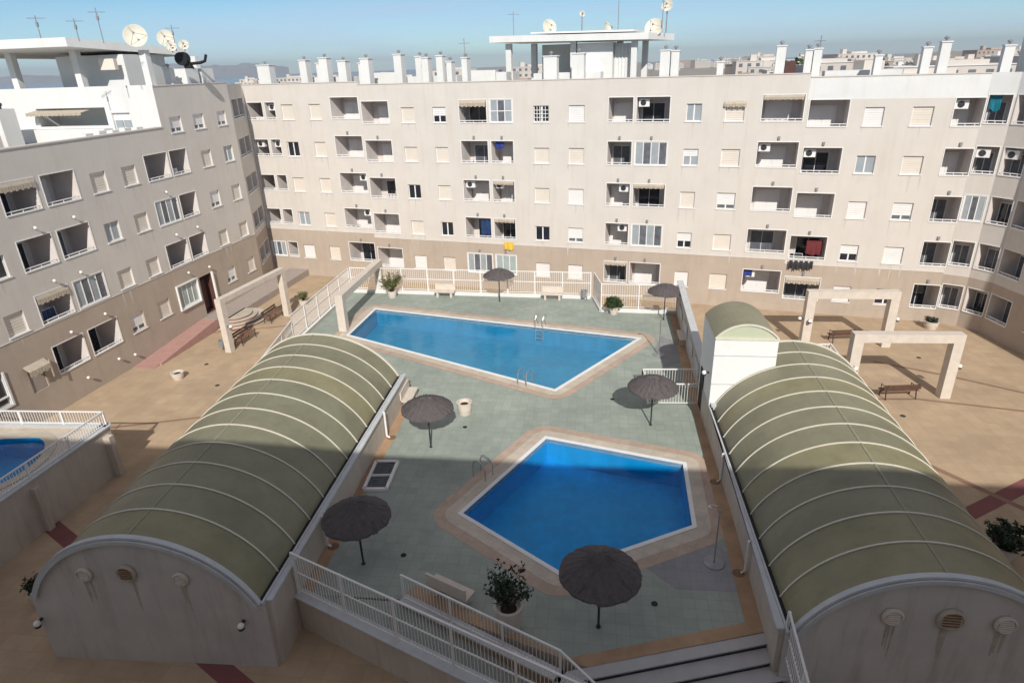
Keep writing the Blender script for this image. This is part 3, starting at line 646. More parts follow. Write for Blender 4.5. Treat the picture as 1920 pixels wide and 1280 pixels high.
deckgrey1 = [(3.6, 17.1), (6.2, 18.0), (7.1, 16.9), (6.9, 15.2), (4.9, 15.4)]
sheet([deck, o1[0], o2[0]], DZ, 'pool_deck', 'deck')
g = MB(); g.prism([(p[0], p[1]) for p in [(LW(15.75), 15.75), (LW(15.75)+.05, 15.8), (-3.55, 15.4), (-3.6, 15.35)]], 0, DZ-.01); 
# deck edge faces down to the plaza
for a, b in zip(deck, deck[1:]+deck[:1]): g.face([(a[0], a[1], 0), (b[0], b[1], 0), (b[0], b[1], DZ), (a[0], a[1], DZ)])
struct(g, 'pool_deck_edge', 'wallcap')
for o, nm in ((o1, 1), (o2, 2)):
    sheet([o[0], o[1]], DZ+.004, 'pool_surround', 'copepink'); sheet([o[1], o[2]], DZ+.008, 'pool_surround', 'copebeige')
def ringtop(outer, inner, z0, z1, name, m_):
    g = MB(); sheet([outer, inner], z1, mb=g)
    for lp in (outer, inner):
        for a, b in zip(lp, lp[1:]+lp[:1]): g.face([(a[0], a[1], z0), (b[0], b[1], z0), (b[0], b[1], z1), (a[0], a[1], z1)])
    return struct(g, name, m_)
for P, o, wm, tm, dp in ((P1, o1, 'water', 'tilepool', 1.16), (P2, o2, 'waterdeep', 'tiledeep', 1.17)):
    ringtop(o[2], P, DZ-.2, DZ+.03, 'pool_edge', 'copewhite')
    g = MB(); g.face([(x, y, DZ-dp) for x, y in P])
    for a, b in zip(P, P[1:]+P[:1]): g.face([(a[0], a[1], DZ-dp), (b[0], b[1], DZ-dp), (b[0], b[1], DZ-.001), (a[0], a[1], DZ-.001)])
    struct(g, 'pool_basin', tm)
    g = MB(); g.face([(x, y, DZ-.13) for x, y in P]); struct(g, 'pool_water', wm)
sheet([deckgrey1], DZ+.002, 'shower_pad', 'deckgrey')
sheet([[(8.3, 31.3), (9.4, 31.9), (10.0, 34.3), (9.0, 35.6), (8.1, 33.6)]], DZ+.002, 'shower_pad', 'deckgrey')
def poly_strip(pts, z, name, m_): g = MB(); g.face([(x, y, z) for x, y in pts]); return struct(g, name, m_)
poly_strip([(LW(15.8), 15.8), (LW(15.8)+.42, 15.7), (LW(29.1)+.42, 29.1), (LW(29.1), 29.1)], DZ+.005, 'drain_strip', 'gutter')
poly_strip([(RW_(13.7)-.5, 13.6), (RW_(13.7), 13.7), (RW_(39.3), 39.3), (RW_(39.3)-.45, 39.4)], DZ+.005, 'drain_strip', 'gutter')
poly_strip([(1.3, 13.0), (1.76, 12.69), (7.15, 13.69), (6.72, 14.05)], DZ+.009, 'drain_strip', 'gutter')
poly_strip([(-3.75, 15.48), (-3.6, 15.36), (1.7, 12.7), (1.3, 13.0), (-3.35, 15.95)], DZ+.007, 'drain_strip', 'gutter')
# ---- steps going down from the deck, and the ramp beside them
g = MB(); dv = (Vector((7.21, 13.68))-Vector((1.76, 12.68))).normalized(); nv = Vector((dv.y, -dv.x))
for i in range(8):
    o_ = .0 if i == 0 else .36+.47*(i-1); w_ = .36 if i == 0 else .47
    a = Vector((1.0, 12.54))+nv*o_; b = Vector((7.3, 13.70))+nv*o_; zt = DZ-.008-.15*i; c = b+nv*(w_-.06); d = a+nv*(w_-.06)
    g.box8([(a.x, a.y, 0), (d.x, d.y, 0), (c.x, c.y, 0), (b.x, b.y, 0)], [(a.x, a.y, zt-.05), (d.x, d.y, zt-.05), (c.x, c.y, zt-.05), (b.x, b.y, zt-.05)], 1)  # risers coloured dark to stand for the shadow under each nosing
    c += nv*.06; d += nv*.06
    g.box8([(a.x, a.y, zt-.049), (d.x, d.y, zt-.049), (c.x, c.y, zt-.049), (b.x, b.y, zt-.049)], [(a.x, a.y, zt), (d.x, d.y, zt), (c.x, c.y, zt), (b.x, b.y, zt)], 0)
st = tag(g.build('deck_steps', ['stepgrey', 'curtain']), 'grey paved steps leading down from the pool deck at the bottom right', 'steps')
g = MB(); g.box8([(-6.8, 15.56, 0), (2.35, 10.3, 0), (2.9, 11.2, 0), (-3.7, 15.25, 0), (-6.7, 15.74, 0)], [(-6.8, 15.56, DZ-.02), (2.35, 10.3, .6), (2.9, 11.2, .6), (-3.7, 15.25, DZ-.02), (-6.7, 15.74, DZ-.02)]); struct(g, 'ramp', 'deck')

# ================================================================ walls and fences
def fence_on(name, label, runs, group=None, bars=.11, mid=True, posts=None, wall=None):
    """runs: [(p,q,zbase,ztop)] ; one fence thing: rails, posts and bar panels"""
    p0 = runs[0][0]; zz0 = runs[0][2]; t = thing(name, label, 'fence', (p0[0], p0[1], zz0[0] if isinstance(zz0, tuple) else zz0), group)
    for ri, (p, q, zb, zt) in enumerate(runs):
        zb = zb if isinstance(zb, tuple) else (zb, zb); zt = zt if isinstance(zt, tuple) else (zt, zt)
        a, b = Vector((p[0], p[1], 0)), Vector((q[0], q[1], 0)); L_ = (b-a).length
        at = lambda s, f: a.lerp(b, s)+Vector((0, 0, (zb[0]+(zb[1]-zb[0])*s)*(1-f)+(zt[0]+(zt[1]-zt[0])*s)*f))
        g = MB(); g.bar(at(0, 1), at(1, 1), .055, .05)
        g.bar(at(0, .08), at(1, .08), .035)
        if mid: g.bar(at(0, .55), at(1, .55), .04)
        g.build('rail', 'white', t)
        n = int(L_/bars); g = MB()
        for i in range(1, n): g.bar(at(i/n, .08), at(i/n, .985), .018)
        g.build('bar_panel', 'white', t)
        np_ = posts or max(1, round(L_/2.0))
        for i in range(1 if any(p == r[1] or p == r[0] for r in runs[:ri]) else 0, np_+(0 if any(q == r[1] for r in runs[:ri]) else 1)):
            g = MB(); g.bar(at(i/np_, 0), at(i/np_, 1.02), .07); g.build('post', 'white', t)
    return t
def lowwall(label, pts, z0, z1, th=.22, cap='white', body='wallcap', capw=.32, name='low_wall'):
    g = MB(); c = MB()
    for p, q in zip(pts[:-1], pts[1:]):
        a, b = Vector((*p, 0)), Vector((*q, 0)); d = (b-a).normalized(); s = Vector((-d.y, d.x, 0))
        for mb, w_, lo, hi in ((g, th, z0, z1-.06), (c, capw, z1-.06, z1)):
            e = d*(0 if mb is g else w_*.2)
            mb.box8([(v.x, v.y, lo) for v in (a-s*w_/2-e, b-s*w_/2+e, b+s*w_/2+e, a+s*w_/2-e)], [(v.x, v.y, hi) for v in (a-s*w_/2-e, b-s*w_/2+e, b+s*w_/2+e, a+s*w_/2-e)])
    t = thing(name, label, 'wall', (pts[0][0], pts[0][1], z0)); g.build('wall_body', body, t); c.build('wall_cap', cap, t); return t
OF = lambda s: (-7.0+(1.9+7.0)*s, 15.62+(10.45-15.62)*s)
lowwall('brown rendered wall with a pale cap under the near outer ramp fence', [OF(0), OF(1.25)], 0, 1.38, .24, 'pale', 'wallcap', .42)
fence_on('metal_fence', 'long white two rail fence along the outer side of the near ramp', [(OF(0), OF(1.15), 1.38, 2.95)], bars=.115)
lowwall('low pale wall between the near ramp and the pool deck', [(-3.62, 15.25), (1.0, 12.32), (2.4, 11.4)], .3, 1.34, .2, 'pale', 'gutter', .4)
fence_on('metal_fence', 'white single rail fence between the near ramp and the stone bench', [((-3.62, 15.25), (1.0, 12.32), 1.34, 2.28), ((1.0, 12.32), (2.6, 11.0), (1.34, .6), (2.28, 1.5))], mid=False, bars=.12)
lowwall('low white kerb wall under the fence at the far end of the pool deck', [(-11.8, 45.85), (5.62, 42.65)], 1.1, 1.42, .2, 'white', 'whitewall', .24)
fence_on('metal_fence', 'white see-through fence across the far end of the pool deck', [((-11.8, 45.85), (5.62, 42.65), 1.42, 3.1)], bars=.15)
lowwall('short white kerb wall under the stepped fence by the bushy plant', [(5.85, 42.6), (6.0, 40.1), (RW_(39.2), 39.2)], 1.1, 1.42, .2, 'white', 'whitewall', .24)
fence_on('metal_fence', 'white stepped fence behind the bushy plant in the far right corner of the deck', [((5.85, 42.6), (6.0, 40.1), 1.42, 3.1), ((6.0, 40.1), (RW_(39.2), 39.2), 1.42, 3.12)], bars=.15)
lowwall('low white kerb wall under the fence on the left edge of the far pool', [(-13.2, 30.2), (-13.25, 36.2), (-11.95, 45.8)], 0, 1.42, .2, 'white', 'wallcap', .24)
fence_on('metal_fence', 'white fence with dense bars on the left edge of the far pool', [((-13.2, 30.2), (-13.3, 36.2), 1.42, 2.7), ((-13.3, 36.2), (-11.95, 45.8), 1.42, 3.05)], bars=.13)
# right wall of the deck
rw0, rw1 = 24.3, 39.5
t = thing('garden_wall', 'grey concrete wall on the right edge of the far pool deck', 'wall', (RW_(30), 30, 0))
g = MB(); g.box8([(RW_(y)+dx, y, 0) for y, dx in ((rw0, .02), (rw0, .27), (rw1, .27), (rw1, .02))], [(RW_(y)+dx, y, z) for y, dx, z in ((rw0, .02, 2.6), (rw0, .27, 2.6), (rw1, .27, 3.3), (rw1, .02, 3.3))]); g.build('wall_body', 'wallcap', t)
g = MB(); g.box8([(RW_(y)+dx, y, z) for y, dx, z in ((rw0, -.05, 2.61), (rw0, .34, 2.61), (rw1, .34, 3.31), (rw1, -.05, 3.31))], [(RW_(y)+dx, y, z) for y, dx, z in ((rw0, -.05, 2.68), (rw0, .34, 2.68), (rw1, .34, 3.38), (rw1, -.05, 3.38))]); g.build('wall_cap', 'pale', t)
for y in (28.5, 31.0, 33.5, 36.0):
    g = MB(); g.box8([(RW_(q)-.04, q, 1.9) for q in (y, y+1.6)]+[(RW_(q)+.01, q, 1.9) for q in (y+1.6, y)], [(RW_(q)-.04, q, 2.5) for q in (y, y+1.6)]+[(RW_(q)+.01, q, 2.5) for q in (y+1.6, y)]); g.build('translucent_panel', 'pale', t)

# ================================================================ barrel-vaulted halls
def vault(label, c0, c1, half, nbay, zs, zc, tap):
    """c0,c1 crown line in plan (near, far)"""
    t = thing('vaulted_hall', label, 'vaulted building', (c0[0], c0[1], 0))
    a, b = Vector((*c0, 0)), Vector((*c1, 0)); d = (b-a).normalized(); s = Vector((d.y, -d.x, 0)); L_ = (b-a).length
    rise = zc-zs; R = (half*half+rise*rise)/(2*rise); zo = zc-R; am = math.asin(half/R)
    arc = lambda f, r=0, e=1: (math.sin(am*f*e)*(R+r), zo+math.cos(am*f*e)*(R+r))
    N = 36; fs = [-1+2*i/N for i in range(N+1)]
    at = lambda q, x, z: a+d*q+s*(x*((tap[1]+(tap[2]-tap[1])*max(0, q)/L_) if x*tap[0] > 0 else 1))+Vector((0, 0, z))
    # base block
    g = MB(); hw = half+.16
    g.box8([at(-.05, -hw, 0), at(-.05, hw, 0), at(L_+.05, hw, 0), at(L_+.05, -hw, 0)], [at(-.05, -hw, zs-.03), at(-.05, hw, zs-.03), at(L_+.05, hw, zs-.03), at(L_+.05, -hw, zs-.03)])
    g.build('side_wall', 'wallcap', t)
    for q0, nm in ((-.11, 'end_wall'), (L_+.02, 'end_wall')):
        g = MB(); ring = [arc(f, .02) for f in fs]
        p0 = [at(q0, x, z) for x, z in ring]; p1 = [at(q0+.09, x, z) for x, z in ring]
        base0 = [at(q0, hw+.001, 0), at(q0, -hw-.001, 0)]; base1 = [at(q0+.09, hw+.001, 0), at(q0+.09, -hw-.001, 0)]
        g.box8(base0+[at(q0, -hw-.001, zs-.1)]+p0+[at(q0, hw+.001, zs-.1)], base1+[at(q0+.09, -hw-.001, zs-.1)]+p1+[at(q0+.09, hw+.001, zs-.1)])
        e = g.build(nm, 'endwall' if q0 < 0 else 'lunette', t)
        if q0 < 0: ew = e
    # roof sheets, one per bay
    rv = random.Random(nbay+int(c0[0]))
    for i in range(nbay):
        g = MB(); q0, q1 = L_*i/nbay, L_*(i+1)/nbay
        for f0, f1 in zip(fs[:-1], fs[1:]):
            (x0, z0), (x1, z1) = arc(f0), arc(f1); (X0, Z0), (X1, Z1) = arc(f0, -.06), arc(f1, -.06)
            g.face([at(q0, x0, z0), at(q1, x0, z0), at(q1, x1, z1), at(q0, x1, z1)]); g.face([at(q0, X0, Z0), at(q1, X0, Z0), at(q1, X1, Z1), at(q0, X1, Z1)])
        g.build('roof_panel', rv.choice(['vault', 'vault2', 'vault', 'vault3']), t, smooth=True)
    def ribmesh(q, wd, r0, r1, m_, nm):
        g = MB()
        for f0, f1 in zip(fs[:-1], fs[1:]):
            c = [arc(f0, r0), arc(f1, r0), arc(f1, r1), arc(f0, r1)]
            g.box8([at(q-wd/2, x, z) for x, z in c], [at(q+wd/2, x, z) for x, z in c])
        return g.build(nm, m_, t)
    for i in range(1, nbay): ribmesh(L_*i/nbay, .048, .004, .034, 'rib', 'rib')
    ribmesh(L_, .1, .0, .05, 'rib', 'rib')
    ribmesh(-.08, .16, .022, .10, 'pale', 'end_rim'); ribmesh(-.20, .05, -.09, .022, 'pale', 'end_rim')
    g = MB(); g.bar(at(0, 0, zc+.008), at(L_, 0, zc+.008), .06, .02); g.build('ridge_bar', 'seam', t)
    for sd in (-1, 1):   # eaves: black gap, glazing rail
        g = MB(); g.bar(at(-.1, sd*(half+.02), zs+.02), at(L_, sd*(half+.02), zs+.02), .12, .05); g.build('gutter_gap', 'black', t)
        g = MB(); g.bar(at(-.1, sd*(half+.13), zs+.03), at(L_+.05, sd*(half+.13), zs+.03), .06, .12); g.build('eaves_rail', 'pale', t)
    return t, at, ew, zs, half, L_
vl, atl, ewl, *_ = vault('long olive vaulted hall left of the pools with a blank arched end wall', (-11.0, 14.48), (-9.68, 29.05), 3.36, 12, 2.45, 4.7, (1, 1.03, 1.19))
vr, atr, ewr, *_ = vault('long olive vaulted hall right of the pools beside the stairs', (10.5, 12.02), (12.62, 26.35), 3.36, 12, 2.45, 4.7, (-1, 1.0, 1.10))
def porthole(t, at, x, z, rust, r=.28):
    g = MB(); c = at(-.13, x, z); n = (at(-1, 0, 0)-at(0, 0, 0)).normalized(); T = Matrix.Translation(c) @ n.to_track_quat('Z', 'Y').to_matrix().to_4x4()
    g.lathe([(r, 0), (r, .05), (r*.8, .09), (r*.76, .05)], 20, T=T, k=0)
    g.lathe([(r*.74, .03), (.001, .035)], 20, T=T, k=1)
    for i in range(-2, 3): g.bar(T @ Vector((-r*.6, i*r*.26, .06)), T @ Vector((r*.6, i*r*.26, .06)), .03, k=1)
    g.build('vent', ['pot' if not rust else 'awn', 'rust' if rust else 'shutter'], t)
    g = MB(); rs = random.Random(int(x*100)); q = at(-.112, x, z-r) - at(0, 0, 0)
    for j in range(3):
        dx = rs.uniform(-.12, .12); w_ = rs.uniform(.03, .07); ln = rs.uniform(.6, 1.3)
        g.face([at(-.1125-j*.0006, x+dx-w_, z-r*.9), at(-.1125-j*.0006, x+dx+w_, z-r*.9), at(-.1125-j*.0006, x+dx+w_*.3, z-r-ln), at(-.1125-j*.0006, x+dx-w_*.3, z-r-ln)])
    g.build('dirt_streak', 'stain', t)
def globe(t, p, n, r=.12):
    g = MB(); g.ball(Vector(p)+Vector(n)*.2, r, 10, 0); g.tube([Vector(p), Vector(p)+Vector(n)*.2], .05, 8, k=1); g.lathe([(r*.9, p[2]-r*1.3), (r*.95, p[2]-r*.75), (r*.5, p[2]-r*.6)], 10, ((Vector(p)+Vector(n)*.2).x, (Vector(p)+Vector(n)*.2).y), k=1); g.build('lamp', ['lamp', 'dark'], t)
nl_ = (atl(-1, 0, 0)-atl(0, 0, 0)).normalized(); nr_ = (atr(-1, 0, 0)-atr(0, 0, 0)).normalized()
for x, z, r in ((-1.5, 3.43, 0), (-.2, 3.52, 1), (1.35, 3.38, 0)): porthole(vl, atl, x, z, r, .3 if r else .24)
for x, z, r in ((-1.1, 3.4, 0), (.25, 3.45, 1), (1.5, 3.42, 0)): porthole(vr, atr, x, z, r, .34 if r else .27)
globe(vl, atl(-.11, 2.85, 1.85), nl_, .1); globe(vl, atl(-.11, -3.45, 1.6), nl_, .1)
# caps on the two side walls facing the deck
for at, t, sx, F in ((atl, vl, 1, LW), (atr, vr, -1, RW_)):
    y0, y1 = (14.2, 28.9) if sx == 1 else (12.6, 24.4)
    g = MB(); e0 = F(y0)+(-.0 if sx == 1 else 0); 
    def inner(y, at=at, sx=sx):
        e0, e1 = at(0, sx*3.36, 0), at(14, sx*3.36, 0); return e0.x+(y-e0.y)*(e1.x-e0.x)/(e1.y-e0.y)+sx*.17
    def rg(z, e): return [(inner(y0), y0, z), (F(y0)+e*sx, y0, z), (F(y1)+e*sx, y1, z), (inner(y1), y1, z)]
    g.box8(rg(0, 0), rg(2.42, 0)); g.build('side_wall', 'wallcap', t)
    g = MB(); g.box8(rg(2.421, .06), rg(2.5, .06)); g.build('wall_cap', 'pale', t)
    for y in ((25.0, 17.9) if sx == 1 else (20.9, 16.0)):
        g = MB(); x = F(y)+sx*.1; g.tube([(x-sx*.05, y, 2.55), (x, y, 2.5), (x, y, 1.3), (x+sx*.12, y, 1.22)], .05, 8); g.build('downpipe', 'white', t)
        g = MB(); g.lathe([(.2, 1.206), (.001, 1.212)], 12, (x+sx*.2, y)); g.build('rust_stain', 'rust', t)
# small stair head with a curved roof beside the right hall
t = thing('stair_tower', 'white clad stair box with a small olive curved roof between deck and right hall', 'stair tower', (9.8, 25.5, 0))
a = Vector((8.52, 24.62, 0)); b = Vector((11.05, 24.28, 0)); dv3 = (b-a).normalized(); sv = Vector((-dv3.y, dv3.x, 0)); D_ = 2.9
q = [a, b, b+sv*D_, a+sv*D_]
g = MB(); g.box8([(v.x, v.y, 0) for v in q], [(v.x, v.y, 5.7) for v in q]); g.build('tower_wall', 'white', t)
g = MB(); wv = (b-a).length
for z in (4.95, 3.6): g.bar(a+Vector((0, 0, z))-sv*.015, b+Vector((0, 0, z))-sv*.015, .02, .035)
g.build('cladding_joint', 'pale', t)
g = MB(); hf = wv/2; ri = .62; R = (hf*hf+ri*ri)/(2*ri); am = math.asin(hf/R); mid = (a+b)/2; NN = 16
for i in range(NN):
    x0, x1 = [math.sin(am*(-1+2*k/NN))*R for k in (i, i+1)]; z0, z1 = [5.72+ri-R+math.cos(am*(-1+2*k/NN))*R for k in (i, i+1)]
    A = [mid+dv3*x0+Vector((0, 0, z0)), mid+dv3*x1+Vector((0, 0, z1))]; g.face([A[0], A[1], A[1]+sv*D_, A[0]+sv*D_])
g.build('curved_roof', 'vault', t, smooth=True)
g = MB(); pf = [mid+dv3*math.sin(am*(-1+2*k/NN))*R+Vector((0, 0, 5.7+ri-R+math.cos(am*(-1+2*k/NN))*R)) for k in range(NN+1)]
g.face([p+sv*.03 for p in pf]); g.build('lunette', 'lunette', t)
g = MB(); g.face([p+sv*(D_-.03) for p in pf]); g.build('lunette', 'lunette', t)
g = MB()
for p, q2 in zip(pf[:-1], pf[1:]): g.bar(p+Vector((0, 0, .03)), q2+Vector((0, 0, .03)), .07)
g.bar(a+Vector((0, 0, 5.71))-sv*.01, b+Vector((0, 0, 5.71))-sv*.01, .07); g.build('roof_rim', 'rib', t)
g = MB(); sp_ = a+sv*1.6; g.box8([(sp_.x-.04, sp_.y, 1.3), (sp_.x+.02, sp_.y, 1.3), (sp_.x+.12, sp_.y+.8, 1.3), (sp_.x+.06, sp_.y+.8, 1.3)], [(sp_.x-.04, sp_.y, 3.3), (sp_.x+.02, sp_.y, 3.3), (sp_.x+.12, sp_.y+.8, 3.3), (sp_.x+.06, sp_.y+.8, 3.3)]); g.build('opening', 'black', t)
globe(t, (a.x+.02, a.y+.5, 3.9), (-1, 0, 0), .1)
# raised base continuing behind the right hall, with its fence
lowwall('rendered wall running round the far end of the right hall', [(10.9, 29.35), (15.85, 29.1), (15.2, 25.0)], 0, 2.3, .22, 'pale', 'wallcap', .3)
fence_on('metal_fence', 'white fence round the far end of the right hall', [((10.9, 29.35), (15.85, 29.1), 2.3, 3.25), ((15.85, 29.1), (15.2, 25.0), 2.3, 3.25)], mid=False, bars=.13)
fence_on('metal_fence', 'white handrail fence descending beside the steps at the bottom right', [((7.12, 12.7), (6.72, 9.6), (1.6, .9), (2.95, 2.3))], bars=.12)
fence_on('metal_fence', 'short white gate fence behind the middle right parasol', [((6.45, 27.2), (RW_(27)-.05, 27.0), 1.25, 2.35), ((6.5, 28.9), (RW_(28.7)-.05, 28.7), 1.25, 2.3), ((6.45, 27.2), (6.5, 28.9), 1.25, 2.3)], mid=False, bars=.13)

# ---- children's pool terrace at the left edge
kp = [(-18.15, 25.0), (-19.3, 19.0), (-20.6, 12.6), (-30, 12), (-30, 26.0)]
KZ = 2.2
cen = Vector((-21.55, 22.2)); pool = [(cen.x+1.95*math.cos(a_)*(1) , cen.y+2.3*math.sin(a_)) for a_ in [2*math.pi*i/40 for i in range(40)]]
pool = [(x, min(y, 24.3)) for x, y in pool]
ring = [(cen.x+(x-cen.x)*1.2, cen.y+(y-cen.y)*1.22) for x, y in pool]
g = MB()
for a_, b_ in zip(kp, kp[1:]+kp[:1]): g.face([(*a_, 0), (*b_, 0), (*b_, KZ), (*a_, KZ)])
sheet([kp, ring], KZ, mb=g); struct(g, 'upper_terrace', 'wallcap')
sheet([ring, pool], KZ+.02, 'pool_surround', 'copebeige')
g = MB(); g.face([(x, y, KZ-1) for x, y in pool])
for a_, b_ in zip(pool, pool[1:]+pool[:1]): g.face([(*a_, KZ-1), (*b_, KZ-1), (*b_, KZ+.02), (*a_, KZ+.02)])
struct(g, 'pool_basin', 'tiledeep'); g = MB(); g.face([(x, y, KZ-.12) for x, y in pool]); struct(g, 'pool_water', 'waterdeep')
lowwall('rendered retaining wall of the raised children\'s pool terrace at the left edge', [(-20.6, 12.6), (-19.25, 19.1), (-18.15, 25.0), (-30, 26.0)], 0, 2.36, .26, 'pale', 'wallcap', .42)
fence_on('metal_fence', 'white fence round the raised children\'s pool at the left edge', [((-19.9, 15.8), (-19.25, 19.1), 2.36, 3.0), ((-19.25, 19.1), (-18.15, 25.0), 2.36, 3.0), ((-18.15, 25.0), (-28, 25.85), 2.36, 3.0)], mid=False, bars=.13)
for x_, y_, lb in ((-17.95, 24.6, "pale concrete buttress at the far corner of the children's pool terrace"), (-18.75, 20.9, "concrete buttress halfway along the children's pool terrace wall")):
    g = MB(); g.box((x_, y_, 1.0), (.3, .3, 2.0), -.1); tag(g.build('buttress', 'wallcap'), lb, 'buttress')

# ---- raised walkway along the left block, ramp and round steps
g = MB()
P = lambda u, v: Vector((LEFT.p(u, 0, -v).x, LEFT.p(u, 0, -v).y, 0))
def slab(g, u0, u1, v0, v1, z0, z1, k=0):
    A = [P(u0, v0), P(u0, v1), P(u1, v1), P(u1, v0)]; g.box8([(q.x, q.y, 0) for q in A], [(A[0].x, A[0].y, z0), (A[1].x, A[1].y, z0), (A[2].x, A[2].y, z1), (A[3].x, A[3].y, z1)], k)
slab(g, 30.6, 37.6, .003, 1.45, .02, .5); struct(g, 'access_ramp', 'pink')
g = MB(); slab(g, 37.6, 50.0, .003, 1.9, .5, .5); struct(g, 'raised_walkway', 'lilac')
g = MB(); slab(g, 31.2, 37.2, 1.46, 1.6, .14, .78)
tag(g.build('ramp_kerb', 'pink'), 'pinkish kerb wall along the ramp of the left block', 'kerb')
g = MB(); c = P(39.0, 1.75)
for i, r in enumerate((2.2, 1.85, 1.5, 1.15)):
    zt = .125*(i+1); n = 20; ang0 = LEFT.ang-math.pi/2
    ring = [c+Vector((math.cos(ang0-math.pi/2+math.pi*k/n)*r, math.sin(ang0-math.pi/2+math.pi*k/n)*r, 0)) for k in range(n+1)]
    g.box8([(v.x, v.y, 0) for v in ring], [(v.x, v.y, zt-.035) for v in ring], 1)
    rg2 = [c+(v-c)*(1+.03/r) for v in ring]; g.box8([(v.x, v.y, zt-.034) for v in rg2], [(v.x, v.y, zt) for v in rg2], 0)
tag(g.build('round_steps', ['copebeige', 'band']), 'pale half-round steps up to the entrance of the left block', 'steps')

# ================================================================ concrete portal frames
def portal(label, p, q, z0, h, wd=.5, th=.45, lamps=()):
    t = thing('concrete_portal', label, 'pergola', (p[0], p[1], z0), 'concrete portal frames')
    a, b = Vector((*p, 0)), Vector((*q, 0)); d = (b-a).normalized(); rz = math.atan2(d.y, d.x)
    for c in (a+d*wd/2, b-d*wd/2):
        g = MB(); g.box((c.x, c.y, z0+(h-th)/2), (wd, wd, h-th), rz); g.build('post', 'pot', t)
    g = MB(); c = (a+b)/2; g.box((c.x, c.y, z0+h-th/2+.001), ((b-a).length, wd+.004, th), rz); g.build('beam', 'pot', t)
    sd = Vector((-d.y, d.x, 0))
    for s in lamps:
        c = a if s[0] == 0 else b; n = d*(-1 if s[0] == 0 else 1)
        if s[1] == 'f': c = c+(d*(wd/2) if s[0] == 0 else -d*(wd/2)); n = -sd*(1 if sd.y > 0 else -1)*1.0; c = c+n*wd/2
        globe(t, (c.x, c.y, z0+1.75), n, .11)
    return t
portal('freestanding concrete frame on the right plaza, the one nearer the viewpoint', (17.25, 29.75), (22.5, 29.2), 0, 3.55, lamps=((0, 'f'), (1, 's'), (0, 's')))
portal('freestanding concrete frame on the right plaza, the one nearer the back block', (17.8, 36.3), (23.0, 35.7), 0, 3.55, lamps=((0, 'f'), (1, 's'), (0, 's')))
portal('freestanding concrete frame on the left plaza between the wooden benches and the round steps', (-18.3, 38.0), (-16.4, 44.75), 0, 3.6, .42, .32, lamps=((0, 'f'),))
portal('concrete frame standing on the pool deck at the left end of the far pool', (-10.75, 38.0), (-9.65, 46.0), DZ, 2.42)

# ================================================================ parasols
def make_umbrella(label, x, y):
    t = thing('thatched_parasol', label, 'parasol', (x, y, DZ), 'thatched parasols on the pool deck')
    z = DZ
    g = MB(); g.tube([(x, y, z), (x, y, z+2.28)], .035, 10); g.lathe([(.07, z+.003), (.07, z+.03), (.04, z+.05)], 12, (x, y)); g.build('pole', 'dark', t)
    g = MB(); n = 48; prof = [(.02, 2.47), (.2, 2.43), (.45, 2.34), (.7, 2.23), (.93, 2.1), (1.1, 1.98), (1.12, 1.92)]
    rg = random.Random(3); rings = []
    for i, (r, h) in enumerate(prof):
        rings.append([g.P((x+math.cos(2*math.pi*k/n)*r*(1+(.02*rg.uniform(-1, 1) if i > 4 else 0)), y+math.sin(2*math.pi*k/n)*r*(1+(.02*rg.uniform(-1, 1) if i > 4 else 0)), z+h+(.012 if k % 2 else -.006)*(i > 0)+(rg.uniform(-.04, .015) if i == 6 else 0))) for k in range(n)])
    for i in range(len(rings)-1):
        for k in range(n): g.f.append([rings[i][k], rings[i][(k+1) % n], rings[i+1][(k+1) % n], rings[i+1][k]]); g.m.append(0)
    for k in range(n): # underside
        a0, a1 = 2*math.pi*k/n, 2*math.pi*(k+1)/n; g.face([(x+math.cos(a0)*1.08, y+math.sin(a0)*1.08, z+1.93), (x+math.cos(a1)*1.08, y+math.sin(a1)*1.08, z+1.93), (x, y, z+2.3)])
    for k in range(150):
        a0 = 2*math.pi*k/150+rg.uniform(-.02, .02); r0 = rg.uniform(.98, 1.1); ln = rg.uniform(.02, .07); w_ = .02
        c_, s_ = math.cos(a0), math.sin(a0); zt = z+1.98-(r0-1.0)*.5
        g.face([(x+c_*r0-s_*w_, y+s_*r0+c_*w_, zt+.02), (x+c_*r0+s_*w_, y+s_*r0-c_*w_, zt+.02), (x+c_*(r0+.07), y+s_*(r0+.07), zt-ln)])
    for k in range(110):
        a0 = rg.uniform(0, 2*math.pi); r0 = rg.uniform(.15, 1.0); ln = rg.uniform(.12, .3); w_ = rg.uniform(.008, .02); c_, s_ = math.cos(a0), math.sin(a0)
        hz = lambda r: z+2.47-.05*r-.36*r*r+.028
        g.face([(x+c_*r0-s_*w_, y+s_*r0+c_*w_, hz(r0)), (x+c_*r0+s_*w_, y+s_*r0-c_*w_, hz(r0)), (x+c_*(r0+ln), y+s_*(r0+ln), hz(r0+ln)+rg.uniform(-.01, .012))])
    g.build('canopy', 'thatch', t)
    g = MB()
    for k in range(8): a0 = 2*math.pi*k/8; g.bar((x+math.cos(a0)*.05, y+math.sin(a0)*.05, z+2.27), (x+math.cos(a0)*1.05, y+math.sin(a0)*1.05, z+1.91), .025)
    g.build('spokes', 'dark', t)
    return t
U = [((-5.25, 17.0), 'thatched parasol nearest the left hall, in shade'), ((-3.71, 24.1), 'sunlit thatched parasol left of the empty round pot'),
     ((6.2, 25.35), 'sunlit thatched parasol in front of the white gate fence'), ((2.27, 14.05), 'thatched parasol in shade at the near corner of the near pool'),
     ((-.77, 42.7), 'thatched parasol beyond the far pool between the two stone benches'), ((9.75, 38.2), 'thatched parasol in the far right corner of the deck')]
um = make_umbrella(U[0][1], *U[0][0])
for (p, lb), s in zip(U[1:], (1, 1.0, 1.04, .98, .98)): dup(um, (p[0], p[1], DZ), random.uniform(0, 1), lb, s)

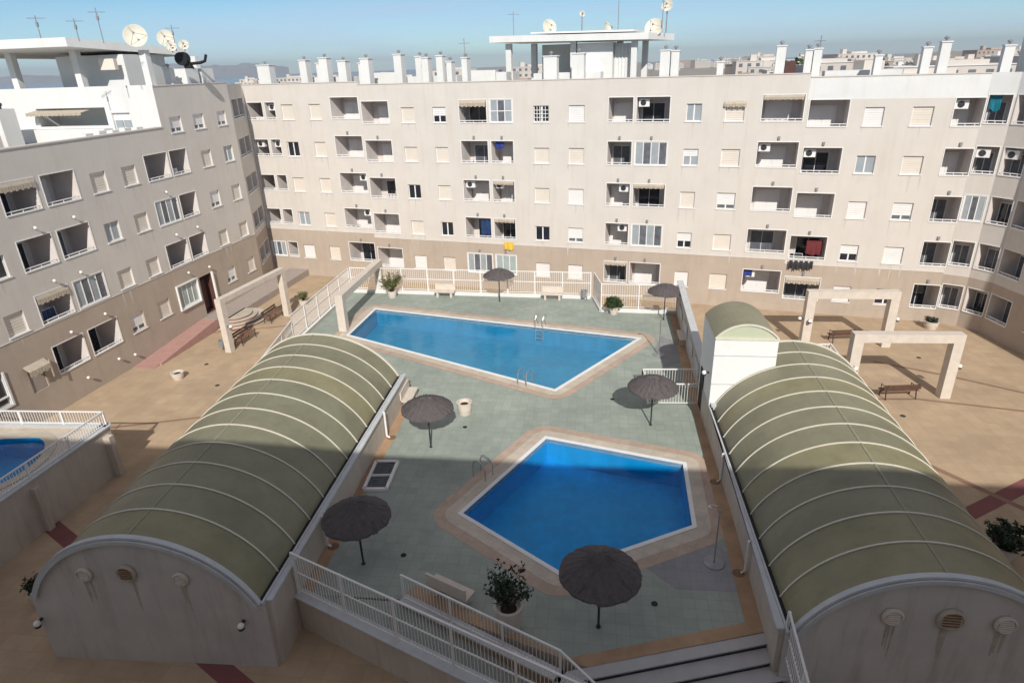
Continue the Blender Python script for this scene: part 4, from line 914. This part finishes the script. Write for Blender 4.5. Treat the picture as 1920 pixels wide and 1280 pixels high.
# ================================================================ benches
def wood_bench(label, x, y, rz):
    t = thing('wooden_bench', label, 'bench', (0, 0, 0), 'dark wooden plaza benches')
    W2 = .95
    g = MB()
    for i in range(4): g.box((0, -.17+i*.125, .45), (1.9, .1, .035))
    g.build('seat', 'woodseat', t)
    g = MB()
    for i in range(2): g.bar((-W2, .30+.04*i, .64+.16*i), (W2, .30+.04*i, .64+.16*i), .03, .12)
    g.build('backrest', 'wood', t)
    for s in (-.78, .78):
        g = MB(); g.tube([(s, -.25, 0), (s, -.22, .42), (s, .24, .43), (s, .36, .86)], .03, 6); g.tube([(s, .24, .43), (s, .33, 0)], .03, 6); g.tube([(s, -.22, .42), (s, -.26, .66), (s, .3, .66)], .022, 6); g.build('leg', 'dark', t)
    t.location = (x, y, 0); t.rotation_euler = (0, 0, rz); return t
wb = wood_bench('dark wooden bench under the nearer right concrete frame', 19.95, 29.35, math.pi)
dup(wb, (20.7, 36.7, 0), math.pi, 'dark wooden bench under the farther right concrete frame')
dup(wb, (-17.8, 39.8, 0), math.pi/2-YL, 'dark wooden bench on the left plaza, the one nearer the viewpoint')
dup(wb, (-17.25, 43.8, 0), math.pi/2-YL, 'dark wooden bench on the left plaza, the one nearer the back block')
def stone_bench(label, x, y, rz):
    t = thing('stone_bench', label, 'bench', (0, 0, 0), 'pale stone benches on the pool deck')
    g = MB(); g.box((0, 0, .42), (1.5, .48, .08)); g.build('seat', 'pot', t)
    g = MB(); g.bar((-.75, .26, .68), (.75, .26, .68), .07, .42); g.build('backrest', 'pot', t)
    for s in (-.5, .5):
        g = MB(); g.box((s, 0, .19), (.14, .38, .378)); g.build('leg', 'pot', t)
    t.location = (x, y, DZ); t.rotation_euler = (0, 0, rz); return t
sb = stone_bench('pale stone bench by the far fence, left of the farthest parasol', -4.75, 44.1, -.18)
dup(sb, (2.95, 42.75, DZ), -.18, 'pale stone bench by the far fence, right of the farthest parasol')
dup(sb, (-2.15, 15.35, DZ), math.pi-.56, 'pale stone bench in shade beside the near ramp fence')
dup(sb, (-5.15, 28.3, DZ), math.pi/2-.11, 'pale stone bench against the left hall behind the sunlit parasol')
dup(sb, (10.0, 34.6, DZ), -math.pi/2-.15, 'pale stone bench against the right deck wall')

# ================================================================ plants and pots
def pot(t, x, y, z, r, h, soil=True):
    g = MB(); g.lathe([(r*.78, z), (r*.95, z+h*.5), (r, z+h*.93), (r*1.04, z+h*.94), (r*1.04, z+h), (r*.84, z+h), (r*.8, z+h*.8)], 24, (x, y)); g.build('pot', 'pot', t)
    g = MB(); g.lathe([(r*.8, z+h*.78), (.001, z+h*.85)], 20, (x, y)); g.build('soil', 'soil', t)
def plant(name, label, x, y, z, pr, ph, H, R, n, leaf, seed, cat='potted plant', dens=1.0, lsz=.09, shape='bush'):
    t = thing(name, label, cat, (x, y, z)); rg = random.Random(seed)
    if pr: pot(t, x, y, z, pr, ph)
    b = z+ph*.8; st_ = MB(); lf = MB()
    for i in range(n):
        a = rg.uniform(0, 2*math.pi); rr = R*math.sqrt(rg.uniform(.05, 1)); hh = H*(rg.uniform(.45, 1) if shape != 'dome' else math.sqrt(max(.1, 1-(rr/R)**2))*rg.uniform(.8, 1.05))
        p0 = Vector((x+rg.uniform(-.04, .04), y+rg.uniform(-.04, .04), b)); tip = Vector((x+rr*math.cos(a), y+rr*math.sin(a), b+hh)); mid = p0.lerp(tip, .5)+Vector((rg.uniform(-.08, .08), rg.uniform(-.08, .08), .1))
        st_.tube([p0, mid, tip], .014, 5, r2=.005)
        m_ = int(26*dens)
        for j in range(m_):
            s = rg.uniform(.42, 1.03); c = (p0.lerp(mid, s*2) if s < .5 else mid.lerp(tip, s*2-1))+Vector((rg.gauss(0, .07), rg.gauss(0, .07), rg.gauss(0, .06)))
            u = Vector((rg.gauss(0, 1), rg.gauss(0, 1), rg.gauss(0, .6))).normalized(); v = u.cross(Vector((rg.gauss(0, 1), rg.gauss(0, 1), rg.gauss(0, 1)))).normalized(); l = lsz*rg.uniform(.6, 1.3)
            lf.face([c-u*l, c+v*l*.4, c+u*l, c-v*l*.4])
    st_.build('stem', 'stem', t); lf.build('foliage', leaf, t); return t
plant('potted_shrub', 'loose yellowish shrub in a pale pot at the far left corner of the deck', -8.6, 44.4, DZ, .34, .5, 1.35, .85, 30, 'leafl', 1, lsz=.1, dens=1.1)
plant('potted_shrub', 'dense round green shrub in a pale pot by the stepped fence', 6.75, 39.55, DZ, .3, .5, .85, .62, 70, 'leafd', 2, dens=1.2, shape='dome', lsz=.09)
plant('potted_shrub', 'sparse dark shrub in a big round pot in the shade near the ramp', -.36, 14.2, DZ, .43, .84, 1.4, .68, 30, 'leafn', 3, lsz=.075, dens=1.0)
plant('potted_shrub', 'dark leafy plant in a white pot beside the near left hall corner', -16.5, 17.0, 0, .3, .5, .6, .36, 26, 'leafn', 4, lsz=.07)
plant('potted_shrub', 'dark spiky plant in a pale pot beside the right hall', 17.05, 17.6, 0, .36, .5, .8, .75, 34, 'leafn', 5, lsz=.11)
plant('potted_shrub', 'small brownish plant in a pot beyond the left concrete frame', -15.9, 46.6, 0, .3, .45, .7, .5, 24, 'leafl', 6, lsz=.08)
plant('potted_shrub', 'low plant in a pale pot by the corner of the right block', 27.1, 38.2, 0, .42, .5, .3, .4, 16, 'leafn', 8, lsz=.08)
for nm, lb, x, y, z, r, h in (('plant_pot', 'empty round pale pot in the sun between the two pools', -2.37, 27.0, DZ, .36, .62), ('plant_pot', 'empty round pale pot on the left plaza', -19.85, 34.4, 0, .36, .42)):
    t = thing(nm, lb, 'pot', (x, y, z)); pot(t, x, y, z, r, h)
# litter bins
def bin_(label, x, y, z, tilt):
    t = thing('litter_bin', label, 'bin', (x, y, z)); 
    g = MB(); T = Matrix.Translation((x, y, z+.5)) @ Matrix.Rotation(tilt, 4, 'Y'); g.lathe([(.15, -.25), (.2, .25), (.18, .25), (.14, -.2)], 14, T=T); g.build('bucket', 'metalgrey', t)
    g = MB(); g.tube([(x+.22, y, z), (x+.22, y, z+.85)], .025, 6); g.tube([(x+.22, y, z+.5), (x+.14, y, z+.5)], .02, 6); g.build('post', 'metalgrey', t)
bin_('grey litter bin by the nearer post of the left concrete frame', -18.75, 38.3, 0, .15)
bin_('dark litter bin by the far fence, left of the stepped fence', 5.1, 42.35, DZ, 0)
# floor drains
for i, ((x, y), lb) in enumerate([((-3.95, 17.35), 'black floor drain in the shade right of the nearest left parasol'), ((4.1, 14.85), 'black floor drain right of the near corner parasol'), ((-2.3, 25.7), 'black floor drain in front of the empty sunlit pot'), ((4.85, 27.9), 'black floor drain left of the gate fence parasol')]):
    g = MB(); g.lathe([(.1, DZ+.006), (.1, DZ+.014), (.001, DZ+.016)], 14, (x, y)); tag(g.build('floor_drain', 'black'), lb, 'drain', 'floor drains on the pool deck')
for i, ((x, y), lb) in enumerate([((-17.1, 33.3), 'small dark drain on the left plaza near the hall'), ((-19.0, 36.3), 'small dark drain on the left plaza near the empty pot'), ((19.15, 27.4), 'small dark drain in front of the right plaza bench'), ((23.8, 33.9), 'small dark drain seen through the nearer right frame')]):
    g = MB(); g.lathe([(.13, .004), (.13, .012), (.001, .014)], 14, (x, y)); tag(g.build('floor_drain', 'dark'), lb, 'drain', 'drains on the plaza')
# white framed hatch with dark grilles
t = thing('deck_hatch', 'white framed hatch with dark grilles beside the left wall of the deck', 'hatch', (-5.5, 22.0, DZ))
A = [(-6.05, 21.1), (-5.15, 21.05), (-4.98, 22.95), (-5.9, 23.02)]; g = MB()
for a_, b_ in zip(A, A[1:]+A[:1]): g.bar((*a_, DZ+.06), (*b_, DZ+.06), .12, .12)
g.bar((-5.98, 22.0, DZ+.06), (-5.07, 21.98, DZ+.06), .06, .11); g.build('frame', 'wshutter', t)
g = MB(); g.prism(A, DZ+.006, DZ+.04); 
for i in range(13): y = 21.15+i*.145; g.bar((-6.0, y, DZ+.055), (-5.05, y, DZ+.055), .03)
g.build('grille', 'curtain', t)
# pool ladders
def ladder(label, x, y, rz):
    t = thing('pool_ladder', label, 'ladder', (0, 0, 0), 'steel pool ladders')
    for s in (-.25, .25):
        g = MB(); g.tube([(s, -.55, 0), (s, -.55, .55), (s, -.48, .75), (s, -.3, .82), (s, -.12, .75), (s, .06, .5), (s, .06, -.9)], .022, 8); g.build('handrail', 'steel', t)
    g = MB()
    for z in (-.25, -.5, -.75): g.bar((-.25, .06, z), (.25, .06, z), .07, .03)
    g.build('rungs', 'steel', t); t.location = (x, y, DZ); t.rotation_euler = (0, 0, rz); return t
def edge_at(P, i, s): a = Vector(P[i]); b = Vector(P[(i+1) % len(P)]); return a.lerp(b, s)
ld = ladder('steel ladder at the left edge of the near pool', -1.15, 21.7, math.atan2(-.58, .82)-math.pi/2+.0)
dup(ld, (1.75, 37.5, DZ), math.atan2(-.92, -.39)-math.pi/2, 'steel ladder on the far side of the far pool')
dup(ld, (.75, 30.1, DZ), math.atan2(.84, .54)-math.pi/2, 'steel ladder on the near side of the far pool')
# showers
def shower(label, x, y):
    t = thing('pool_shower', label, 'shower', (0, 0, 0), 'pool showers')
    g = MB(); g.tube([(0, 0, 0), (0, 0, 2.15), (.08, 0, 2.25), (.3, 0, 2.22)], .025, 8); g.build('pipe', 'steel', t)
    g = MB(); g.lathe([(.03, 2.21), (.08, 2.17), (.001, 2.165)], 10, (.3, 0)); g.build('shower_head', 'steel', t)
    g = MB(); g.lathe([(.34, .005), (.34, .03), (.3, .035), (.001, .032)], 20, (0, 0)); g.build('tray', 'metalgrey', t)
    t.location = (x, y, DZ); t.rotation_euler = (0, 0, 2.6); return t
sh = shower('steel shower post on the grey pad right of the near pool', 6.42, 16.5)
dup(sh, (8.25, 32.9, DZ), 2.6, 'steel shower post on the grey pad right of the far pool')
# laundry and cloths hanging on the back block
def cloth(name, label, cat, W, u0, u1, z0, z1, out, m_, seed=0):
    rg = random.Random(seed); g = MB(); n = max(4, int((u1-u0)/.12)); pts = []
    for i in range(n+1):
        u = u0+(u1-u0)*i/n; pts.append((W.p(u, z1, -out), W.p(u, z0+rg.uniform(-.12, .1)*(z1-z0), -out-.05*math.sin(i*2.1))))
    for (a_, b_), (c_, d_) in zip(pts[:-1], pts[1:]):
        e = -W.n*.012; g.box8([a_, c_, c_+e, a_+e], [b_, d_, d_+e, b_+e])
    return tag(g.build(name, m_), label, cat)
cloth('towel', 'bright yellow towel hanging below a balcony of the back block', 'towel', BACK, -16.0, -15.25, 3.3, 3.9, .12, 'yellow', 1)
cloth('towel', 'teal towel hanging at the top of a corner balcony of the right block', 'towel', RW[0][0], .2, .75, 13.2, 14.0, -.25, 'teal', 2)
cloth('towel', 'blue towel hanging in a balcony of the back block above the glazed bay', 'towel', BACK, -18.0, -17.2, 4.3, 5.5, -.3, 'navy', 3)
cloth('towel', 'blue cloth hanging in a third storey balcony of the back block', 'towel', BACK, -16.55, -15.9, 10.85, 11.3, -.3, 'blue', 4)
cloth('towel', 'blue cloth in the corner of a ground storey balcony of the back block', 'towel', BACK, 1.7, 2.25, 2.25, 2.8, -.3, 'blue', 5)
cloth('towel', 'maroon and dark laundry inside a lower balcony of the back block', 'laundry', BACK, 5.5, 6.5, 4.0, 5.0, -.5, 'maroon', 6)
cloth('towel', 'yellow panel inside the glazed balcony high on the back block', 'screen', BACK, -5.3, -4.6, 9.9, 10.9, -.12, 'yellow', 7)
for i in range(5): cloth('laundry', 'dark laundry piece on the line below a lower balcony of the back block', 'laundry', BACK, 4.5+i*.32, 4.72+i*.32, 3.15-.1*(i % 2), 3.72, .22, 'dark', 10+i)['group'] = 'dark laundry on one line'

# things standing in some balconies
def bplant(label, W, u, z, dep, seed, leaf='leafd'):
    q = W.p(u, 0, dep); plant('balcony_plant', label, q.x, q.y, z, .16, .3, .75, .32, 14, leaf, seed, lsz=.08)
bplant('bushy plant in the dark top storey balcony left of the grid-glazed one', BACK, -18.6, 11.7, .45, 21); bplant('second bushy plant in the same dark top storey balcony', BACK, -17.7, 11.7, .45, 22, 'leafl')
bplant('plant at the left end of a fourth storey balcony of the back block', BACK, -18.7, 8.85, .5, 23, 'leafl'); bplant('plant in the second storey balcony above the gap between block and hall', BACK, -29.4, 3.5, .5, 24)
bplant('plant in the lowest facet balcony of the right block', RW[1][0], .7, .35, .5, 25)
def rack(label, W, u, z, dep, m_):
    q = W.p(u, z, dep); t = thing('drying_rack', label, 'drying rack', tuple(q)); g = MB()
    for s in (-.5, .5):
        g.tube([q+W.d*s, q+W.d*s*.8+Vector((0, 0, 1.25))], .015, 5)
    g.tube([q-W.d*.4+Vector((0, 0, 1.25)), q+W.d*.4+Vector((0, 0, 1.25))], .015, 5); g.build('frame', 'wshutter', t)
    c = MB(); rs = random.Random(int(u*7))
    for i in range(3):
        a = q+W.d*(-.38+i*.27)+Vector((0, 0, 1.24)); l = rs.uniform(.4, .8); c.box8([a-Vector((0, 0, l)), a-Vector((0, 0, l))+W.d*.22, a-Vector((0, 0, l))+W.d*.22-W.n*.03, a-Vector((0, 0, l))-W.n*.03], [a, a+W.d*.22, a+W.d*.22-W.n*.03, a-W.n*.03])
    c.build('laundry', m_, t)
rack('white drying rack with pale laundry in a third storey balcony of the back block', BACK, -25.8, 5.95, .6, 'pot')
rack('drying rack with dark laundry in a second storey balcony near the dark laundry line', BACK, 4.95, 2.75, .6, 'dark')
rack('drying rack with white laundry in a top storey corner balcony', BACK, -37.1, 11.9, .6, 'white')
rack('drying rack with blue laundry in a lower balcony of the left block', LEFT, 26.9, 4.0, .6, 'navy')
rack('drying rack with white laundry in an upper balcony of the left block', LEFT, 39.0, 9.5, .6, 'white')
# ================================================================ dishes and aerials on the roofs
def dish(label, p, r, face, mast=.5, tilt=.5):
    t = thing('satellite_dish', label, 'satellite dish', tuple(p)); p = Vector(p)
    f = Vector((math.cos(face)*math.cos(tilt), math.sin(face)*math.cos(tilt), math.sin(tilt))); c = p+Vector((0, 0, mast+r*.6))
    T = Matrix.Translation(c) @ f.to_track_quat('Z', 'Y').to_matrix().to_4x4()
    g = MB(); g.lathe([(r*k/6, r*.32*(k/6)**2) for k in range(0, 7)][::1][0:1]+[(r*k/6, r*.32*(k/6)**2) for k in range(1, 7)]+[(r*1.02, r*.32), (r*.98, r*.27), (r*.5, r*.05), (.001, -.04)], 24, T=T); g.build('reflector', 'dish', t, smooth=False)
    g = MB(); q = T @ Vector((0, 0, r*.95))
    for a in (0, 2.1, 4.2): g.tube([T @ Vector((r*.95*math.cos(a), r*.95*math.sin(a), r*.32)), q], .012, 5)
    g.ball(q, .07, 8); g.build('feed_arm', 'metalgrey', t)
    g = MB(); g.tube([p, p+Vector((0, 0, mast+r*.5))], .04, 8); g.build('mast', 'metalgrey', t)
def aerial(label, p, h, n=6, ang=0):
    t = thing('tv_aerial', label, 'aerial', tuple(p)); p = Vector(p); g = MB(); g.tube([p, p+Vector((0, 0, h))], .025, 6); g.build('mast', 'metalgrey', t)
    g = MB(); d = Vector((math.cos(ang), math.sin(ang), 0)); s = Vector((-d.y, d.x, 0)); c = p+Vector((0, 0, h*.88)); g.tube([c-d*.4, c+d*.45], .015, 5); g.box((c.x, c.y, c.z-.3), (.1, .1, .22))
    for i in range(n): q = c+d*(-.35+i*.15); g.tube([q-s*.22, q+s*.22], .01, 4)
    g.build('elements', 'metalgrey', t)
B_ = lambda u, z, v: BACK.p(u, z, v)
dish('tall pale dish on the back roof canopy, leftmost of the three', B_(-13.2, 18.25, 3.2), .52, -1.2, .25, .3)
dish('pale dish on the back roof canopy beside the tall mast', B_(-8.95, 18.2, 2.6), .48, -.6, .0, .3)
dish('large round dish at the right end of the back roof canopy', B_(-5.75, 18.05, 3.2), .62, -2.0, .0, .45)
dish('small dish high on a mast at the right end of the back roof canopy', B_(-5.0, 18.15, 3.6), .38, -2.0, 1.4, .4)
dish('small dish on a thin mast in the middle of the back roof canopy', B_(-11.0, 18.3, 4.2), .2, -1.4, 1.2, .4)
aerial('tall lattice mast with aerials on the back roof canopy', B_(-8.1, 18.3, 2.4), 3.6, 7, .5)
aerial('thin aerial at the left end of the back roof canopy', B_(-15.9, 18.3, 3.4), 1.7, 3, .2)
aerial('thin aerial over the right end of the back roof canopy', B_(-5.2, 18.2, 2.9), 2.4, 4, .3)
aerial('small aerial on the roof near the right end of the back block', B_(4.9, 15.0, 4), 2.6, 4, .4)
aerial('crossbar aerial on the roof left of the back canopy', B_(-19.6, 15.4, 2.8), 3.0, 5, -.3)
def vpt(px, py, dist):      # real position of a roof thing from its measured bearing and distance
    X = (px-960)/FPX; Y = (py-640)/FPX; d = rc*X-uc*Y+Fw; return Vector((0, 0, HCAM))+d*(dist/math.hypot(d.x, d.y))
def roofdish(label, px, py, r, dist, zb=18.05): q = vpt(px, py, dist); dish(label, (q.x, q.y, min(q.z-r*1.0, 99)), r, -1.25, .15, .35)
roofdish('big round dish on the left roof canopy', 254, 66, .66, 49); roofdish('second large dish on the left roof canopy, behind the small ones', 311, 72, .52, 52)
roofdish('small dish at the far end of the left roof canopy, left of the aerial', 322, 89, .3, 50); roofdish('small dish at the very end of the left roof canopy', 345, 86, .3, 50)
for lb, px, py, h, ds in (('aerial over the left end of the left roof canopy', 77, 72, 1.1, 46), ('aerial with a reflector box on the left roof canopy', 149, 78, 1.15, 46), ('tall aerial in the middle of the left roof canopy', 195, 82, 1.8, 46), ('aerial between the two small dishes on the left roof', 331, 96, 1.5, 50)):
    q = vpt(px, py, ds); aerial(lb, (q.x, q.y, q.z), h, 5, .4)

# ================================================================ far town, lagoon, mountains
rg = random.Random(11)
def house_mesh(name, w_, d_, h_, m_, storeys):
    h = thing(name, 'x', 'house', (0, 0, 0))
    g = MB(); g.box((0, 0, h_/2), (w_, d_, h_)); g.box((w_*.1, 0, h_+.5), (w_*.96*.4, d_*.5, 1.0)); g.box((-w_*.2, 0, h_+1.1), (2.2, 2.2, 2.2)); fh = h_/storeys
    for s in range(storeys):
        for i in range(int(w_/3)): g.box((-w_/2+1.6+i*3, -d_/2-.02, fh*(s+.5)), (1.3, .06, 1.2), k=1)
    g.build('wall', [m_, 'curtain'], h); g = MB(); g.box((0, 0, h_+.06), (w_+.4, d_+.4, .12)); g.build('roof', 'whitewall' if m_ == 'town' else 'roof', h)
    return h
vars_ = [house_mesh('house', 22, 12, 13.2, 'town', 5), house_mesh('house', 14, 12, 10.5, 'town', 4), house_mesh('house', 28, 11, 12.0, 'town2', 4), house_mesh('house', 12, 10, 9.0, 'whitewall', 3)]
spots = []
def sector(a0, a1, d0, d1, n, zoff=0):
    for i in range(n):
        a = math.radians(rg.uniform(a0, a1)); d = d0*(d1/d0)**rg.random(); spots.append((math.sin(a)*d, math.cos(a)*d, d, zoff))
sector(-14, 8, 95, 420, 62); sector(20, 41, 100, 600, 78, 1); sector(8, 20, 900, 1500, 26); sector(-22, -12, 300, 700, 14)
lbs = 'pale block of the far town beyond the back roof'
for i, (x, y, d, zo) in enumerate(spots):
    vi = [0, 1, 2, 3, 1, 0, 3][i % 7]; v = vars_[vi]; first = v['label'] == 'x'; z = -1.0+(d*.006 if zo else 0)+rg.uniform(-1.5, .8)
    if d > 250 and not zo: z += 1.2
    rz = rg.uniform(-.5, .5); g_ = ['long pale five storey', 'pale four storey', 'brownish four storey', 'small white'][vi]
    lb = f"{g_} house of the far town beyond the back block's roof"; s = rg.uniform(.85, 1.12)
    if first: v.location = (x, y, z); v.rotation_euler = (0, 0, rz); v['label'] = lb; v['group'] = g_+' houses of the far town'
    else: dup(v, (x, y, z), rz, lb, s)
# low hill under the right part of the town and blue mountains on the left
def ridge(name, a0, a1, d, hs, dep, m_):
    g = MB(); n = len(hs)-1
    P0 = [(math.sin(math.radians(a0+(a1-a0)*i/n)), math.cos(math.radians(a0+(a1-a0)*i/n))) for i in range(n+1)]
    for i in range(n):
        for (f0, h0), (f1, h1) in (((0, 0), (.4, .8)), ((.4, .8), (.7, 1)), ((.7, 1), (1.3, 0))):
            def q(j, f, hh): r = d+dep*f; return (P0[j][0]*r, P0[j][1]*r, -1+hs[j]*hh+(math.sin(j*2.3+f*7)*hs[j]*.05 if hh else 0))
            g.face([q(i, f0, h0), q(i+1, f0, h0), q(i+1, f1, h1), q(i, f1, h1)])
    return struct(g, name, m_)
sm = lambda n, f: [f(i/n) for i in range(n+1)]
ridge('mountains', -32, -17, 4100, sm(40, lambda t: 50+26*math.sin(t*3.1)+8*math.sin(t*17)+4*math.sin(t*41)), 900, 'hill')
ridge('mountains', -45, -31, 4500, sm(30, lambda t: 20+28*t+6*math.sin(t*19)), 900, 'hill')
ridge('hill', 12, 46, 700, sm(30, lambda t: 2+13*min(1, t*1.7)+1.2*math.sin(t*23)), 500, 'ground')
# trees beyond the roofs
def tree(label, x, y, z, H, R, seed, n=900):
    t = thing('tree', label, 'tree', (x, y, z)); r_ = random.Random(seed)
    g = MB(); g.tube([(x, y, z), (x, y, z+H*.55)], .3, 8, r2=.15)
    lf = MB(); blobs = []
    for i in range(9):
        a = r_.uniform(0, 6.28); rr = R*.65*math.sqrt(r_.random()); c = Vector((x+rr*math.cos(a), y+rr*math.sin(a), z+H*r_.uniform(.5, .9))); blobs.append((c, R*r_.uniform(.3, .5))); g.tube([(x, y, z+H*.45), c], .1, 5, r2=.03)
    for i in range(n):
        c, b = blobs[i % 9]; v = Vector((r_.gauss(0, 1), r_.gauss(0, 1), r_.gauss(0, .8))).normalized()*b*r_.uniform(.6, 1.1); p = c+v; u = Vector((r_.gauss(0, 1), r_.gauss(0, 1), r_.gauss(0, 1))).normalized(); w_ = u.cross(v).normalized(); l = r_.uniform(.25, .5)
        lf.face([p-u*l, p+w_*l*.5, p+u*l, p-w_*l*.5])
    g.build('trunk', 'stem', t); lf.build('crown', 'leafd', t)
q = vpt(1480, 112, 120); tree('dark tree rising beyond the roof behind a chimney near the right end', q.x, q.y, -1, 18.3, 3.6, 1)
for i, (px, d) in enumerate(((1660, 230), (1715, 260), (1600, 330), (1850, 210), (905, 190), (640, 170))):
    q = vpt(px, 110, d); tree(['tree among the far houses at the right', 'tree among the far houses right of centre', 'small far tree left of the right hillside', 'rightmost tree among the far houses', 'tree among the far houses left of the roof canopy', 'leftmost tree among the far houses'][i], q.x, q.y, -1, 16.0 if px > 1500 else 15.2, 4, i+3, 500)
# thin sea haze
g = MB(); g.box((0, 2850, 47.5), (11000, 6300, 97))
HZ = bpy.data.materials.new('air'); HZ.use_nodes = True; n_ = HZ.node_tree; n_.nodes.clear()
o_ = n_.nodes.new('ShaderNodeOutputMaterial'); v_ = n_.nodes.new('ShaderNodeVolumePrincipled'); v_.inputs['Color'].default_value = (.80, .88, 1, 1); v_.inputs['Density'].default_value = .00024; v_.inputs['Anisotropy'].default_value = .2
n_.links.new(v_.outputs[0], o_.inputs['Volume']); MT['haze'] = HZ
if HAZE: tag(g.build('haze', 'haze'), kind='stuff')
